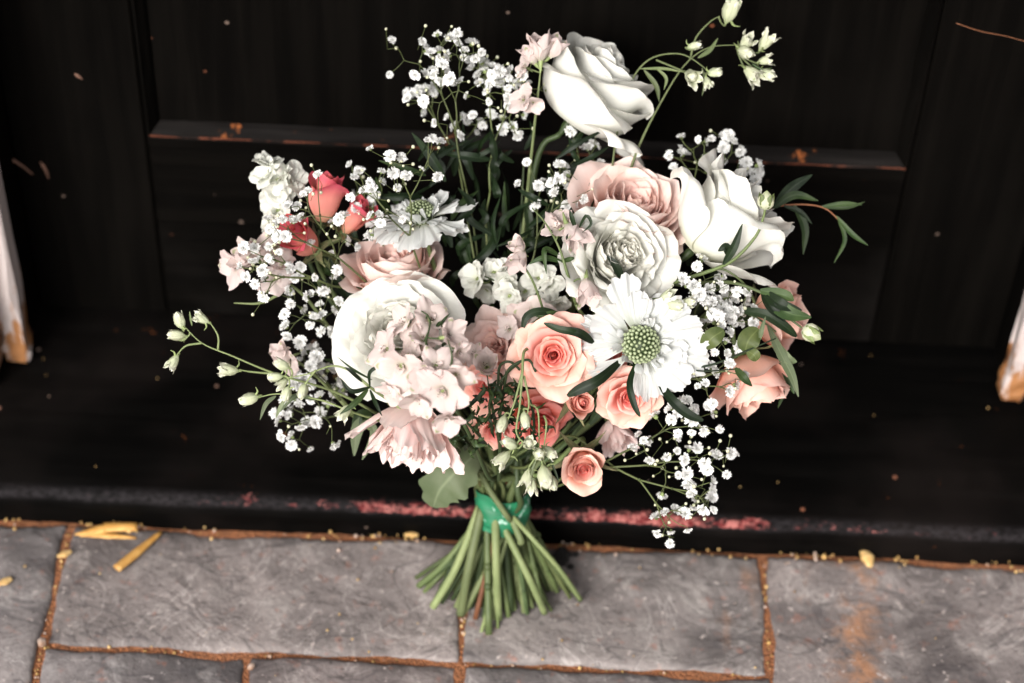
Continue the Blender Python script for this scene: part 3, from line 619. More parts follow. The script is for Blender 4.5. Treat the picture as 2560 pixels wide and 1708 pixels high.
scabiosa(1604, 862, 1.378, (.02, -.04, 1.), .0455, 31, 'large open white scabiosa with green button, beside the open peach rose', .0122, -2, 15, None, [(112, 178, 46, 78), (98, 138, 30, 66), (140, 142, 48, 84), (178, 145, 30, 90), (197, 138, 20, 96), (222, 142, 27, 92), (262, 128, 22, 96), (278, 140, 16, 100), (291, 138, 30, 88), (314, 152, 50, 84), (336, 170, 46, 86), (322, 130, 40, 74), (352, 120, 30, 78), (6, 165, 42, 82), (26, 158, 36, 80), (44, 152, 40, 82), (64, 124, 36, 76), (54, 140, 44, 94), (160, 155, 22, 100), (84, 120, 24, 70)])
scabiosa(1046, 520, 1.428, (-.22, .86, .46), .0400, 32, 'white scabiosa tilted away, under the fine gypsophila, near the coral buds', .0100, 10, 12)

# ---- five petalled florets (delphinium, stock) and closed buds as shared meshes
def floret_mesh(seed, mat, kind):
    g = random.Random(seed); b = MB(); E = (np.array([1., 0, 0]), np.array([0, 1., 0]), np.array([0, 0, 1.])); o = np.zeros(3)
    if kind == 'delph':
        n = 5; op = g.uniform(-12, 14)
        for k in range(n):
            pts, att = petal_pts(o, E, k*6.2832/n+g.gauss(0, .15), g.uniform(.85, 1.2), g.uniform(.46, .66), [36+op, 58+op+g.gauss(0, 8), 74+op*1.4+g.gauss(0, 16)], .6, .05, 11, 11, .09, 2.2, g.uniform(-40, 30), .08, .06, g, g.choice([.1, .2, .9]), .26)
            b.grid(pts, att, 0)
        for k in range(3):
            pts, att = petal_pts(o, E, g.uniform(0, 6.28), g.uniform(.35, .5), .18, [15, 25, 45], .8, .04, 7, 6, .08, 2.6, 0, 0, 0, g, .3, .2); b.grid(pts, att, 0)
        for k in range(9):
            a = g.uniform(0, 6.28); r = g.uniform(.05, .22); b.ball((r*math.cos(a), r*math.sin(a), g.uniform(.22, .36)), .026, 1, 5, 3)
        b.tube([(0, 0, .1), (.02, .05, -.3), (.1, .2, -.75)], [.10, .10, .03], 6, 2, 4)
    elif kind == 'cup':
        for k in range(6):
            pts, att = petal_pts(o, E, k*6.2832/5+g.gauss(0, .2), g.uniform(1.15, 1.5), g.uniform(.46, .60), [52, 16+g.gauss(0, 7), 18+g.gauss(0, 14)], .85, .06, 11, 12, .06, 2.2, g.uniform(-10, 40), .09, .06, g, g.choice([.1, .9]), .28)
            b.grid(pts-np.array([0, 0, .35]), att, 0)
        for k in range(7):
            a = g.uniform(0, 6.28); r = g.uniform(.05, .22); b.ball((r*math.cos(a), r*math.sin(a), g.uniform(.1, .3)), .03, 1, 5, 3)
        b.tube([(0, 0, -.2), (.02, .05, -.5), (.1, .2, -.9)], [.13, .11, .03], 6, 2, 4)
    else:
        for lay, n in ((0, 4), (1, 4), (2, 2)):
            for k in range(n):
                pts, att = petal_pts(o, E, k*6.2832/n+lay*.6+g.gauss(0, .2), (1.05-.22*lay)*g.uniform(.88, 1.12), (.55-.08*lay)*g.uniform(.85, 1.1), [50-14*lay, 62-16*lay+g.gauss(0, 8), 80-16*lay+g.gauss(0, 18)], .5, .05, 11, 10, .12, 1.7, g.uniform(-30, 40), -.02, .05, g, .7, .2)
                b.grid(pts, att, 0)
        b.tube([(0, 0, .1), (0, 0, -.3), (.03, .05, -.6)], [.14, .13, .05], 6, 2, 4)
    return b.build('floret', [mat, m_stamen, m_calyx], mesh_only=True)
FL = {'cup': [floret_mesh(150+i, m_delph, 'cup') for i in range(4)], 'delph': [floret_mesh(100+i, m_delph, 'delph') for i in range(6)], 'stock': [floret_mesh(200+i, m_stock, 'stock') for i in range(5)]}
def bud_mesh(seed):
    g = random.Random(seed); b = MB(); z0 = np.zeros(3); A = np.array([0, 0, 1.]); E = frame(A); opened = seed % 2
    if opened:
        b.lathe(z0, A, [(.05, -.9), (.13, -.72), (.32, -.45), (.42, -.08), (.40, .25), (.20, .45), (.03, .5)], 15, 0, lobes=5, lamp=.14)
    else:
        b.lathe(z0, A, [(.05, -.9), (.14, -.72), (.36, -.45), (.48, -.05), (.45, .35), (.33, .68), (.18, .86), (.05, .93)], 15, 0, lobes=5, lamp=.18)
    for k in range(5 if opened else 3):
        pts, att = petal_pts(np.array([0, 0, -.65]), E, k*(1.2566 if opened else 2.1)+seed, g.uniform(1.3, 1.65), .40, [40, 6, (14 if opened else -8)+g.gauss(0, 12)], .9, .14, 7, 9, .07, 2.5, g.uniform(-5, 45), .1, .05, g, g.choice([.1, .9]), .28); b.grid(pts, att, 0)
    b.tube([(0, .1, -.4), (.05, .5, -.75), (0, .95, -.7)], [.12, .08, .02], 5, 1, 4)
    return b.build('bud', [m_bud, m_calyx], mesh_only=True)
BUDS = [bud_mesh(300+i) for i in range(4)]
def put(name, me, parent, pos, axis, scale, roll=None):
    q = Vector(unit(axis)).to_track_quat('Z', 'Y'); q = q @ Matrix.Rotation(rnd.uniform(0, 6.28) if roll is None else roll, 4, 'Z').to_quaternion()
    return link(name, me, parent, pos, q.to_euler(), scale)

def spike(name, label, paths, florets, kind, mat=m_stem, rad=.0013, buds=(), connect=True, stalk=True, thin=.0006, grow=1.2):
    if kind == 'stock' and grow == 1.2: grow = 1.02; florets = [(f[0], f[1], f[2]+.012, f[3], f[4]) for f in florets]
    """paths: [(px,py,d),...] lists, the first one runs on to the tape; florets: (px,py,d,axis,size px)"""
    b = MB(); P0 = [np.array([P(*q) for q in pth]) for pth in paths]
    base = P0[0][0]
    if connect:
        st = stem_path(base, unit(P0[0][1]-base) if len(P0[0]) > 1 else V(0, 1, 0), rad=rad)
        b.tube(st, [rad, rad*1.1, rad*1.2, rad*1.2, rad*1.3, rad*1.3], 7, 0, sub=7)
    allp = []
    for i, pth in enumerate(P0):
        p = b.tube(pth, [rad*(1 if i == 0 else .7), rad*.6, rad*.28], 6, 0, sub=7); allp.append(p)
    allp = np.vstack(allp)
    items = [(f, 0) for f in florets]+[(f, 1) for f in buds]
    for f, isb in items:
        c = P(*f[:3]); ax = V(*f[3]); s = f[4]*PX*.5*grow
        foot = c-ax*s*(.55 if not isb else .85)
        if stalk:
            k = allp[np.argmin(np.linalg.norm(allp-foot, axis=1)+.35*np.maximum(0, (allp-base) @ unit(allp[-1]-base)-(foot-base) @ unit(allp[-1]-base)))]
            if np.linalg.norm(k-foot) < .05:
                b.tube([k, (k+foot)/2+(-ax)*np.linalg.norm(k-foot)*.25, foot-ax*s*.15, foot], [thin*1.2, thin, thin, thin*1.3], 5, 0, sub=5)
    root = b.build(name, [mat], bouquet, base); tag(root, label)
    for f, isb in items:
        c = P(*f[:3]); ax = V(*f[3]); s = f[4]*PX*.5*grow
        if isb: put('bud', rnd.choice(BUDS), root, c, ax, s)
        else: put('floret', rnd.choice(FL[f[5] if len(f) > 5 else kind]), root, c-ax*s*.45, ax, s)
    return root
def J3(a, s=.35): return (a[0]+rnd.gauss(0, s), a[1]+rnd.gauss(0, s), a[2]+rnd.gauss(0, s*.6))
fl = lambda lst, s=.3: [(q[0], q[1], q[2], J3(q[3], s), *q[4:]) for q in lst]
spike('delphinium', 'drooping spray of pale pink delphinium florets in front of the ruffled white rose', [[(1160, 1060, 1.37), (1110, 960, 1.33), (1065, 880, 1.33), (1075, 800, 1.345), (1040, 770, 1.35)], [(1110, 960, 1.33), (1130, 900, 1.32), (1120, 850, 1.32)]],
      [(x, y, d, J3(a, .25), z) for x, y, d, a, z in [(1000, 797, 1.355, (-.3, .7, .6), 92), (1085, 792, 1.350, (.3, .7, .6), 92), (952, 870, 1.352, (-.8, .2, .5), 90), (1130, 838, 1.326, (.6, .4, .6), 92),
          (995, 925, 1.335, (-.6, -.1, .7), 108), (1095, 905, 1.318, (.1, .3, .9), 92), (1100, 985, 1.312, (.1, -.4, .8), 112), (1045, 1010, 1.322, (-.4, -.7, .6), 100), (1140, 950, 1.316, (.7, -.1, .6), 96), (1118, 1055, 1.318, (.2, -.9, .4), 92),
          (975, 985, 1.345, (-.6, -.5, .6), 80), (1155, 885, 1.33, (.8, .1, .5), 66), (1035, 848, 1.352, (-.1, .4, .9), 84), (1062, 838, 1.345, (.1, .5, .8), 76), (1022, 888, 1.348, (-.4, .2, .9), 80), (1052, 945, 1.318, (-.3, -.1, .9), 84)]], 'delph', m_stem_dark, grow=1.08)
spike('delphinium', 'pale pink delphinium with hanging bells standing in front of the full white rose', [[(1440, 760, 1.40), (1420, 690, 1.385), (1398, 620, 1.382), (1365, 560, 1.385), (1330, 520, 1.39)], [(1360, 780, 1.40), (1335, 710, 1.39), (1310, 665, 1.388), (1300, 640, 1.388)]],
      [(1390, 558, 1.385, (-.4, .5, .5), 84), (1440, 592, 1.378, (.5, -.7, .4), 88, 'cup'), (1295, 655, 1.385, (-.3, -.7, .4), 74, 'cup'), (1290, 612, 1.386, (-.5, .6, .4), 60, 'cup'), (1470, 735, 1.378, (.1, -.9, .35), 84, 'cup'), (1400, 545, 1.39, (.2, .6, .5), 60),
       (1265, 820, 1.40, (-.5, .2, .7), 60), (1335, 785, 1.405, (0, -.3, .9), 76), (1300, 790, 1.41, (-.3, .2, .8), 70)], 'delph', m_stem)
spike('delphinium', 'pale pink delphinium florets at the very top beside the side-on white rose', [[(1325, 420, 1.455), (1340, 280, 1.435), (1350, 190, 1.428), (1354, 145, 1.424)]],
      [(1322, 128, 1.424, (-.45, .85, .25), 74, 'cup'), (1352, 112, 1.420, (0, .95, .25), 84, 'cup'), (1392, 112, 1.424, (.5, .8, .2), 78, 'cup'), (1303, 162, 1.43, (-.7, .3, .4), 56), (1300, 245, 1.425, (-.5, .2, .7), 64), (1335, 262, 1.425, (.1, -.5, .7), 60)], 'delph', m_stem_pale, .0012)
spike('delphinium', 'pale pink delphinium florets reaching out behind the leftmost gypsophila', [[(830, 830, 1.46), (760, 740, 1.445), (690, 690, 1.435), (625, 660, 1.43)], [(700, 735, 1.437), (650, 758, 1.435), (585, 758, 1.435)]],
      fl([(605, 640, 1.425, (-.8, .3, .4), 92, 'cup'), (655, 618, 1.43, (-.1, .8, .4), 90, 'cup'), (700, 650, 1.435, (.3, .5, .6), 84), (575, 668, 1.428, (-.9, -.1, .3), 84), (690, 700, 1.43, (.1, .2, .8), 70)], .2), 'delph', m_stem_pale, .0016)
spike('delphinium', 'pale pink delphinium floret among blurred gypsophila left of the ruffled white rose', [[(850, 1000, 1.46), (790, 940, 1.445), (740, 900, 1.435), (705, 880, 1.43)]],
      fl([(700, 880, 1.425, (-.5, .5, .5), 76, 'cup'), (715, 905, 1.428, (-.4, -.3, .7), 70)], .2), 'delph', m_stem_pale)
spike('delphinium', 'single pale pink delphinium cup with dark stamens left of the open peach rose', [[(1235, 1040, 1.41), (1225, 990, 1.40), (1218, 940, 1.395)]],
      [(1217, 908, 1.388, (0, .35, .9), 84, 'cup'), (1180, 880, 1.40, (-.6, .3, .6), 56)], 'delph', m_stem_dark)
spike('stock', 'white stock spire tipping outwards above the coral buds', [[(800, 640, 1.465), (730, 560, 1.458), (690, 480, 1.452), (668, 400, 1.45)]],
      fl([(668, 398, 1.446, (-.1, .8, .5), 74), (655, 432, 1.444, (-.7, .2, .6), 76), (690, 440, 1.442, (.2, .3, .8), 70), (735, 440, 1.446, (.7, .4, .5), 84), (690, 482, 1.444, (-.2, 0, .9), 74), (722, 476, 1.448, (.5, -.1, .7), 66), (688, 525, 1.446, (-.3, -.1, .9), 80),
          (678, 562, 1.446, (-.5, -.3, .8), 70), (705, 570, 1.448, (.1, -.4, .8), 80), (735, 575, 1.452, (.4, -.3, .8), 70)], .2), 'stock', m_stem_pale, .0018, grow=1.24)
spike('stock', 'white stock florets with wavy petals between the two full white roses', [[(1330, 900, 1.455), (1300, 800, 1.445), (1260, 720, 1.432), (1210, 690, 1.425)], [(1300, 800, 1.445), (1350, 720, 1.43)]],
      fl([(1180, 692, 1.418, (-.8, .1, .5), 104), (1235, 672, 1.418, (-.1, .4, .8), 84), (1265, 712, 1.416, (.1, -.3, .9), 84), (1270, 745, 1.412, (-.2, -.4, .8), 80), (1345, 690, 1.42, (.2, .3, .9), 96), (1380, 715, 1.42, (.3, -.2, .9), 80), (1215, 735, 1.435, (-.3, -.6, .5), 84), (1310, 730, 1.425, (0, 0, 1), 84), (1345, 760, 1.425, (0, -.4, .9), 80), (1400, 768, 1.42, (.3, -.4, .8), 70)], .2), 'stock', m_stem_dark, .0016)

# ---- sprigs of closed delphinium buds
def bsprig(label, paths, buds, mat=m_stem_pale, rad=.0011, connect=True, leaves=()):
    r = spike('bud_sprig', label, paths, [], 'delph', mat, rad, buds, connect, True, .00065)
    for pth, w, mt in leaves: leaf_on(r, pth, w, mt)
    return r
def leaf_pts(path, w, hint=None, fold=.25, n=12, prof=None, wav=0.):
    p = spline(path, max(3, n//(len(path)-1))); T = np.gradient(p, axis=0); T /= np.linalg.norm(T, axis=1)[:, None]+1e-12
    hint = -fw if hint is None else np.asarray(hint); m = len(p); s = np.linspace(0, 1, m)
    wd = w*(np.sin(np.pi*np.clip(s*.94+.04, 0, 1))**.75*(1-.35*s) if prof is None else prof(s))
    us = np.linspace(-1, 1, 7); out = np.zeros((m, 7, 3)); at = np.zeros((m, 7, 3))
    for i in range(m):
        sd = unit(np.cross(T[i], hint)); nn = np.cross(sd, T[i])
        for k, u in enumerate(us):
            out[i, k] = p[i]+sd*u*wd[i]+nn*(fold*abs(u)*wd[i]+wav*wd[i]*math.sin(s[i]*19+u*2)*abs(u)); at[i, k] = (u*.5+.5, s[i], .5)
    return out, at
def leaf_on(parent, pth, w, mat, fold=.25, prof=None, hint=None, name='leaf', wav=.06, n=14):
    b = MB(); pts = [P(*q) for q in pth]; b.grid(*leaf_pts(pts, w*PX*.5, hint, fold, n, prof, wav)); return b.build(name, mat, parent, pts[0])
bsprig('long sprig of green white buds reaching out furthest over the step, beyond all flowers', [[(1010, 1075, 1.465), (850, 985, 1.44), (690, 935, 1.42), (580, 890, 1.412), (505, 858, 1.41), (455, 810, 1.41)], [(545, 875, 1.411), (545, 840, 1.41), (525, 806, 1.41)], [(505, 858, 1.41), (465, 865, 1.41), (440, 890, 1.41)], [(690, 935, 1.42), (630, 930, 1.418), (600, 925, 1.416)]],
       [(450, 803, 1.41, (-.3, .9, .2), 44), (443, 838, 1.41, (-.95, .1, .2), 44), (505, 797, 1.41, (-.7, .4, .2), 42), (434, 905, 1.41, (-.5, -.8, .2), 44), (573, 925, 1.416, (-.9, .1, .2), 50)],
       leaves=[([(470, 842, 1.411), (455, 850, 1.411), (436, 848, 1.411)], 8, m_stem_pale), ([(480, 815, 1.411), (476, 795, 1.411), (474, 778, 1.411)], 6, m_stem_pale)])
bsprig('short curving sprig of green white buds in front of the ruffled white rose', [[(985, 1010, 1.40), (925, 968, 1.388), (880, 930, 1.384), (830, 915, 1.384), (770, 935, 1.385), (720, 945, 1.388)], [(1000, 1070, 1.43), (880, 1030, 1.41), (800, 1000, 1.405), (700, 985, 1.40), (640, 995, 1.40)], [(790, 925, 1.384), (770, 950, 1.385), (762, 965, 1.386)]],
       [(706, 913, 1.388, (-.8, .4, .2), 40), (690, 943, 1.388, (-.9, -.1, .2), 38), (706, 960, 1.388, (-.6, -.6, .3), 36), (716, 983, 1.388, (-.3, -.9, .2), 38), (757, 976, 1.386, (-.3, -.8, .3), 40), (625, 998, 1.40, (-.9, -.3, .2), 50), (862, 1030, 1.39, (-.6, -.7, .2), 46)],
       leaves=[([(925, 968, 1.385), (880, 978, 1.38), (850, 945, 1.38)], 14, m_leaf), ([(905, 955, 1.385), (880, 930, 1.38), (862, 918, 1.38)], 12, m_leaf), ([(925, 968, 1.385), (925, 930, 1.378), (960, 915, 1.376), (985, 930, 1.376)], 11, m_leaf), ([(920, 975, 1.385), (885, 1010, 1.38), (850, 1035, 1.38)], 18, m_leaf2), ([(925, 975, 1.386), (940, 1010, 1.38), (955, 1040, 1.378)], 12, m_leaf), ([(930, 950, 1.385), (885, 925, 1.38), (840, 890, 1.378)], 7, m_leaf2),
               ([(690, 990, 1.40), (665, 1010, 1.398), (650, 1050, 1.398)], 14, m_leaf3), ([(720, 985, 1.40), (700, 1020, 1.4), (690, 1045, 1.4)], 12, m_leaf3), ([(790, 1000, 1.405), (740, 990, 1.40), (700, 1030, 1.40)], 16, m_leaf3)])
bsprig('tall arching sprig of greenish buds rising over the side-on white roses', [[(1560, 470, 1.45), (1600, 360, 1.448), (1650, 260, 1.446), (1710, 165, 1.445), (1770, 120, 1.445), (1845, 112, 1.445)], [(1525, 460, 1.45), (1545, 320, 1.444), (1575, 210, 1.441), (1625, 148, 1.44), (1700, 135, 1.441), (1755, 165, 1.442), (1775, 190, 1.443)], [(1725, 150, 1.445), (1740, 95, 1.445), (1775, 55, 1.445), (1800, 40, 1.445)], [(1640, 150, 1.44), (1700, 175, 1.44), (1715, 185, 1.44)]],
       [(1826, 28, 1.445, (.3, .8, .3), 66), (1866, 108, 1.445, (.4, .5, .5), 56), (1862, 130, 1.442, (.5, -.3, .6), 52), (1915, 105, 1.447, (.6, .8, .1), 56), (1880, 185, 1.445, (.5, -.6, .4), 62), (1915, 185, 1.445, (.8, -.3, .3), 44), (1912, 152, 1.447, (.9, .2, .2), 40), (1728, 190, 1.438, (.3, -.4, .8), 60), (1785, 182, 1.443, (.9, .1, .1), 38), (1768, 206, 1.443, (.3, -.9, .1), 38), (1735, 115, 1.445, (.9, .2, .1), 36)],
       leaves=[([(1600, 172, 1.44), (1660, 172, 1.44), (1705, 180, 1.44)], 9, m_stem_pale), ([(1610, 175, 1.44), (1640, 215, 1.44), (1648, 255, 1.443)], 15, m_stem_pale), ([(1640, 170, 1.44), (1665, 195, 1.44), (1660, 225, 1.44)], 10, m_stem_pale), ([(1755, 170, 1.442), (1762, 205, 1.443), (1755, 240, 1.443)], 9, m_stem_pale), ([(1745, 145, 1.445), (1775, 125, 1.445), (1795, 95, 1.445)], 14, m_stem_pale), ([(1880, 160, 1.445), (1905, 175, 1.445), (1930, 170, 1.445)], 8, m_leaf2)])
bsprig('drooping cluster of pale green buds hanging over the tape', [[(1330, 870, 1.395), (1310, 880, 1.375), (1306, 930, 1.366), (1300, 1010, 1.366), (1292, 1085, 1.368), (1330, 1120, 1.37), (1350, 1140, 1.372)], [(1306, 930, 1.366), (1288, 1000, 1.366), (1270, 1050, 1.368)], [(1310, 940, 1.368), (1322, 1000, 1.37), (1318, 1040, 1.37)], [(1325, 1010, 1.38), (1345, 1030, 1.375), (1348, 1120, 1.375)], [(1360, 1040, 1.38), (1366, 1060, 1.376), (1360, 1120, 1.376)]],
       [(1256, 1058, 1.368, (-.3, -.9, .3), 44), (1312, 1048, 1.37, (.1, -.95, .2), 42), (1276, 1110, 1.368, (-.7, .4, .5), 44), (1256, 1148, 1.368, (-.7, -.7, .3), 54), (1320, 1110, 1.37, (.3, .3, .8), 46), (1348, 1136, 1.37, (.1, .1, .9), 50), (1318, 1195, 1.372, (-.2, -.95, .1), 48), (1330, 1215, 1.374, (0, -.95, .1), 44), (1362, 1190, 1.37, (.2, -.95, .2), 56), (1380, 1205, 1.374, (.3, -.9, .1), 40), (1372, 1130, 1.376, (.6, -.5, .2), 40)], m_stem_pale, .0012,
       leaves=[([(1352, 1150, 1.372), (1330, 1180, 1.37), (1318, 1210, 1.37)], 12, m_stem_pale), ([(1372, 1140, 1.374), (1388, 1180, 1.374), (1398, 1208, 1.374)], 7, m_leaf2), ([(1340, 1150, 1.37), (1325, 1190, 1.37), (1340, 1200, 1.37)], 7, m_leaf3)])
bsprig('three plump green white buds lying against the upper petals of the white scabiosa', [[(1600, 800, 1.40), (1640, 765, 1.39), (1690, 752, 1.386)], [(1600, 790, 1.40), (1625, 752, 1.389), (1650, 745, 1.387)]],
       [(1668, 742, 1.384, (.8, .3, .4), 48), (1684, 762, 1.382, (.9, -.1, .4), 46), (1718, 758, 1.386, (.9, .1, .2), 42)], m_stem)
bsprig('two dim green buds in the dark gap beside the ruffled white rose', [[(1220, 930, 1.47), (1205, 870, 1.462), (1196, 830, 1.458)], [(1225, 930, 1.47), (1232, 870, 1.462), (1232, 840, 1.458)]],
       [(1196, 818, 1.456, (0, .95, .3), 32), (1232, 826, 1.456, (.1, .9, .3), 32)], m_stem_dark, .0009)

# ---- gypsophila
def gyp_mesh(seed):
    g = random.Random(seed); b = MB(); E = (np.array([1., 0, 0]), np.array([0, 1., 0]), np.array([0, 0, 1.])); o = np.array([0, 0, -.25])
    for lay, (n, L, W, a) in enumerate(((9, 1.08, .36, (55, 74, 92)), (8, .96, .32, (40, 55, 68)), (7, .84, .27, (22, 32, 46)), (5, .70, .22, (4, 10, 22)))):
        for k in range(n):
            pts, att = petal_pts(o, E, k*6.2832/n+lay*.5+g.gauss(0, .2), L*g.uniform(.82, 1.12), W*g.uniform(.8, 1.15), [x+g.gauss(0, 9) for x in a], .4, .06, 5, 5, .22, 2.4, g.uniform(-25, 35), 0, 0, g, .8, .16, .20, lambda s: .2+.85*s)
            b.grid(pts, att, 0)
    b.lathe(np.zeros(3), np.array([0, 0, 1.]), [(.06, -.72), (.26, -.62), (.34, -.40), (.36, -.12)], 7, 1)
    for k in range(5):
        th = k*1.2566; pts, att = petal_pts(np.array([0, 0, -.35]), E, th, .5, .11, [30, 45, 60], .6, .3, 3, 4, 0, 2, 0, 0, 0, g, .5, .1, 0, lambda s: 1-.9*s); b.grid(pts, att, 1)
    return b.build('floret', [m_gyp, m_calyx], mesh_only=True)
GY = [gyp_mesh(400+i) for i in range(6)]
def gyp(label, root_px, pts, d, spread=.02, via=(), size=34, nb=22, jit=6, ax_bias=(0, .35, 1.0), rad=.0008, conn=True, mat=None, seed=1, dslope=0., dens=.28):
    """a branching spray: the branches fork towards the florets"""
    g = random.Random(seed); mat = mat or m_twig; b = MB(); rp = P(*root_px)
    tips = []
    for (x, y) in pts: tips.append(P(x+g.gauss(0, jit*.3), y+g.gauss(0, jit*.3), d+g.uniform(-spread, spread)+dslope*(y-root_px[1])/1000))
        
    ex = [rnd.choice(pts) for _ in range(int(len(pts)*dens))]
    for (x, y) in ex: tips.append(P(x+g.gauss(0, 26), y+g.gauss(0, 26), d+.012+g.uniform(0, spread)))
    tips = np.array(tips); out = []
    if conn:
        st = stem_path(rp, unit(tips.mean(0)-rp), rad=rad); b.tube(st, [rad, rad, rad*1.2, rad*1.8, rad*2, rad*2], 6, 0, sub=6)
    ctr = rp
    for q in via: pass
    joints = MB()
    def grow(base, idx, r, depth, pdir):
        T = tips[idx]
        if len(idx) == 1:
            t = T[0]; mid = (base+t)/2+g.gauss(0, .06)*np.linalg.norm(t-base)*V(g.gauss(0, 1), g.gauss(0, 1), .3)
            ax = unit(unit(t-base)*.8+V(*ax_bias)*.8+nr.normal(size=3)*.45)
            foot = t-ax*size*PX*.5*.62
            b.tube([base, mid, foot], [r, r*.85], 5, 0, sub=4); out.append((t, ax)); return
        c = T.mean(0); m = base+(c-base)*(.52 if depth else .45)
        if np.linalg.norm(m-base) > .003:
            b.tube([base, (base+m)/2+nr.normal(size=3)*.03*np.linalg.norm(m-base), m], [r, r*.9], 5, 0, sub=3); b.ball(m, r*1.7, 0, 5, 3)
        else: m = base
        # split along the widest direction
        X = T-c; _, _, vt = np.linalg.svd(X, full_matrices=False); pr = X @ vt[0]; o = np.argsort(pr); h = max(1, min(len(o)-1, len(o)//2+g.choice([-1, 0, 0, 1])))
        for part in (o[:h], o[h:]):
            grow(m, [idx[k] for k in part], max(r*.80, .00022), depth+1, None)
    grow(rp, list(range(len(tips))), rad, 0, None)
    # unopened buds on short side twigs
    for k in range(nb):
        t, ax = out[g.randrange(len(out))]; q = t+V(g.gauss(0, 1), g.gauss(0, 1), g.gauss(0, .5))*g.uniform(.006, .014); s = t-ax*.010
        b.tube([s, (s+q)/2, q], .00024, 4, 0, sub=3); b.ball(q, g.uniform(.0009, .0014), 1, 6, 4)
    o = b.build('gypsophila_sprig', [mat, m_gypbud], bouquet, rp); tag(o, label)
    for t, ax in out: put('floret', g.choice(GY), o, t, ax, size*PX*.5*g.uniform(.58, 1.02))
    return o
m_gypbud = petal_mat('gypsophila_bud', (.42, .42, .22), (.62, .62, .42), (.74, .74, .60), veins=.3)
GA = [(1054, 101), (1093, 83), (1147, 84), (1126, 93), (1144, 106), (1180, 106), (1075, 130), (1165, 125), (1204, 129), (1119, 139), (1096, 146), (1107, 161), (1157, 146), (1079, 167), (1063, 182), (1038, 192), (1083, 188), (1103, 205), (1126, 197), (1151, 197), (1165, 237), (1059, 255), (1089, 308), (1224, 253)]
GA2 = [(1184, 148), (1191, 184), (1214, 176), (1232, 188), (1235, 163), (1268, 176), (1274, 195), (1268, 220), (1220, 225), (1306, 190), (1370, 224), (1268, 247), (1268, 266), (1256, 324), (1287, 314), (1293, 337), (1200, 205), (1245, 205), (1180, 165), (1208, 150), (1250, 178), (1225, 205), (1290, 210), (1322, 205)]
GA3 = [(1050, 220), (1019, 247), (1044, 234), (1067, 213), (1084, 232), (1057, 279), (1119, 293), (1131, 315), (1170, 305), (1203, 301), (1228, 289), (1192, 332), (1151, 339), (1180, 283), (1030, 235), (1160, 290), (1210, 315)]
gyp('dense gypsophila head, uppermost of the white clouds, left of the pink delphinium tops', (1165, 470, 1.45), GA, 1.428, .016, seed=1, size=36)
gyp('gypsophila spray crowding against the highest white rose', (1225, 480, 1.455), GA2, 1.445, .016, seed=2, size=36)
gyp('dim gypsophila spray behind the uppermost dense head', (1160, 500, 1.46), GA3, 1.468, .014, seed=3, size=32, nb=6)
GB = [(1070, 349), (976, 391), (1003, 394), (885, 441), (954, 427), (984, 434), (1018, 439), (1054, 422), (1095, 442), (926, 458), (909, 475), (928, 473), (875, 494), (948, 536), (925, 539), (951, 557), (1007, 547), (1082, 345)]
gyp('fine airy gypsophila branch crossing in front of the tilted white scabiosa', (1062, 700, 1.435), GB, 1.385, .010, seed=4, nb=20, jit=2, rad=.0008)
gyp('dim gypsophila florets behind the fine airy branch', (960, 620, 1.45), [(959, 455), (927, 509), (870, 410), (900, 430), (935, 490), (890, 520)], 1.448, .01, seed=5, size=34, nb=3)
GC = [(793, 436), (769, 476), (720, 513), (742, 517), (751, 540), (707, 548), (674, 574), (714, 592), (693, 591), (847, 549), (690, 560), (735, 550)]
gyp('gypsophila branch with wiry stems crossing the coral rosebuds', (930, 720, 1.44), GC, 1.392, .010, seed=6, nb=18, jit=2, rad=.0008)
GC2 = [(609, 619), (669, 645), (698, 630), (630, 652), (656, 675), (661, 692), (600, 665), (613, 692), (638, 711), (658, 743), (724, 671)]
gyp('outermost gypsophila branch in front of the pale pink delphinium', (890, 720, 1.44), GC2, 1.398, .008, seed=7, nb=14, jit=2, rad=.0009)
GC3 = [(751, 663), (749, 688), (718, 724), (780, 734), (808, 723), (787, 694), (847, 673), (758, 773), (783, 790), (804, 788), (714, 814), (711, 786), (772, 814), (826, 832), (847, 755), (835, 776), (703, 684), (772, 607), (829, 631), (870, 603), (896, 618), (860, 536), (765, 740), (735, 700), (798, 760), (725, 760)]
gyp('gypsophila cloud in the shade left of the ruffled white rose', (930, 930, 1.45), GC3, 1.428, .014, seed=8, nb=8)
GD = [(794, 891), (752, 853), (737, 926), (848, 949), (825, 922), (798, 985), (825, 1010), (800, 1033), (691, 1033), (695, 1052), (722, 1037), (714, 1002), (748, 1010), (752, 1068), (768, 1056), (725, 1087), (702, 1091), (837, 1114), (733, 1113), (760, 945), (776, 960), (783, 872), (751, 857), (770, 915), (790, 1060), (775, 1000), (810, 950), (760, 880), (800, 910), (735, 960)]
gyp('blurred low gypsophila cloud under the curving bud sprig', (985, 1085, 1.47), GD, 1.445, .018, seed=9, nb=10, size=38)
GE = [(1317, 406), (1294, 457), (1400, 411), (1417, 438), (1417, 466), (1377, 457), (1347, 466), (1343, 511), (1415, 515), (1460, 498), (1396, 447), (1385, 480), (1440, 515)]
gyp('gypsophila spray in the dark middle above the white delphinium', (1310, 700, 1.44), GE, 1.430, .012, seed=10, nb=12, jit=2)
gyp('few dim gypsophila florets under the highest white rose', (1450, 520, 1.46), [(1494, 362), (1470, 366), (1481, 353), (1502, 411), (1440, 345), (1415, 300), (1428, 330)], 1.462, .008, seed=11, nb=3)
GF = [(1706, 340), (1745, 349), (1779, 343), (1825, 340), (1808, 368), (1708, 381), (1670, 387), (1687, 415), (1847, 379), (1804, 398), (1864, 404), (1870, 425), (1898, 413), (1896, 434), (1891, 451), (1766, 391), (1706, 515), (1856, 372), (1835, 352), (1815, 355), (1690, 500)]
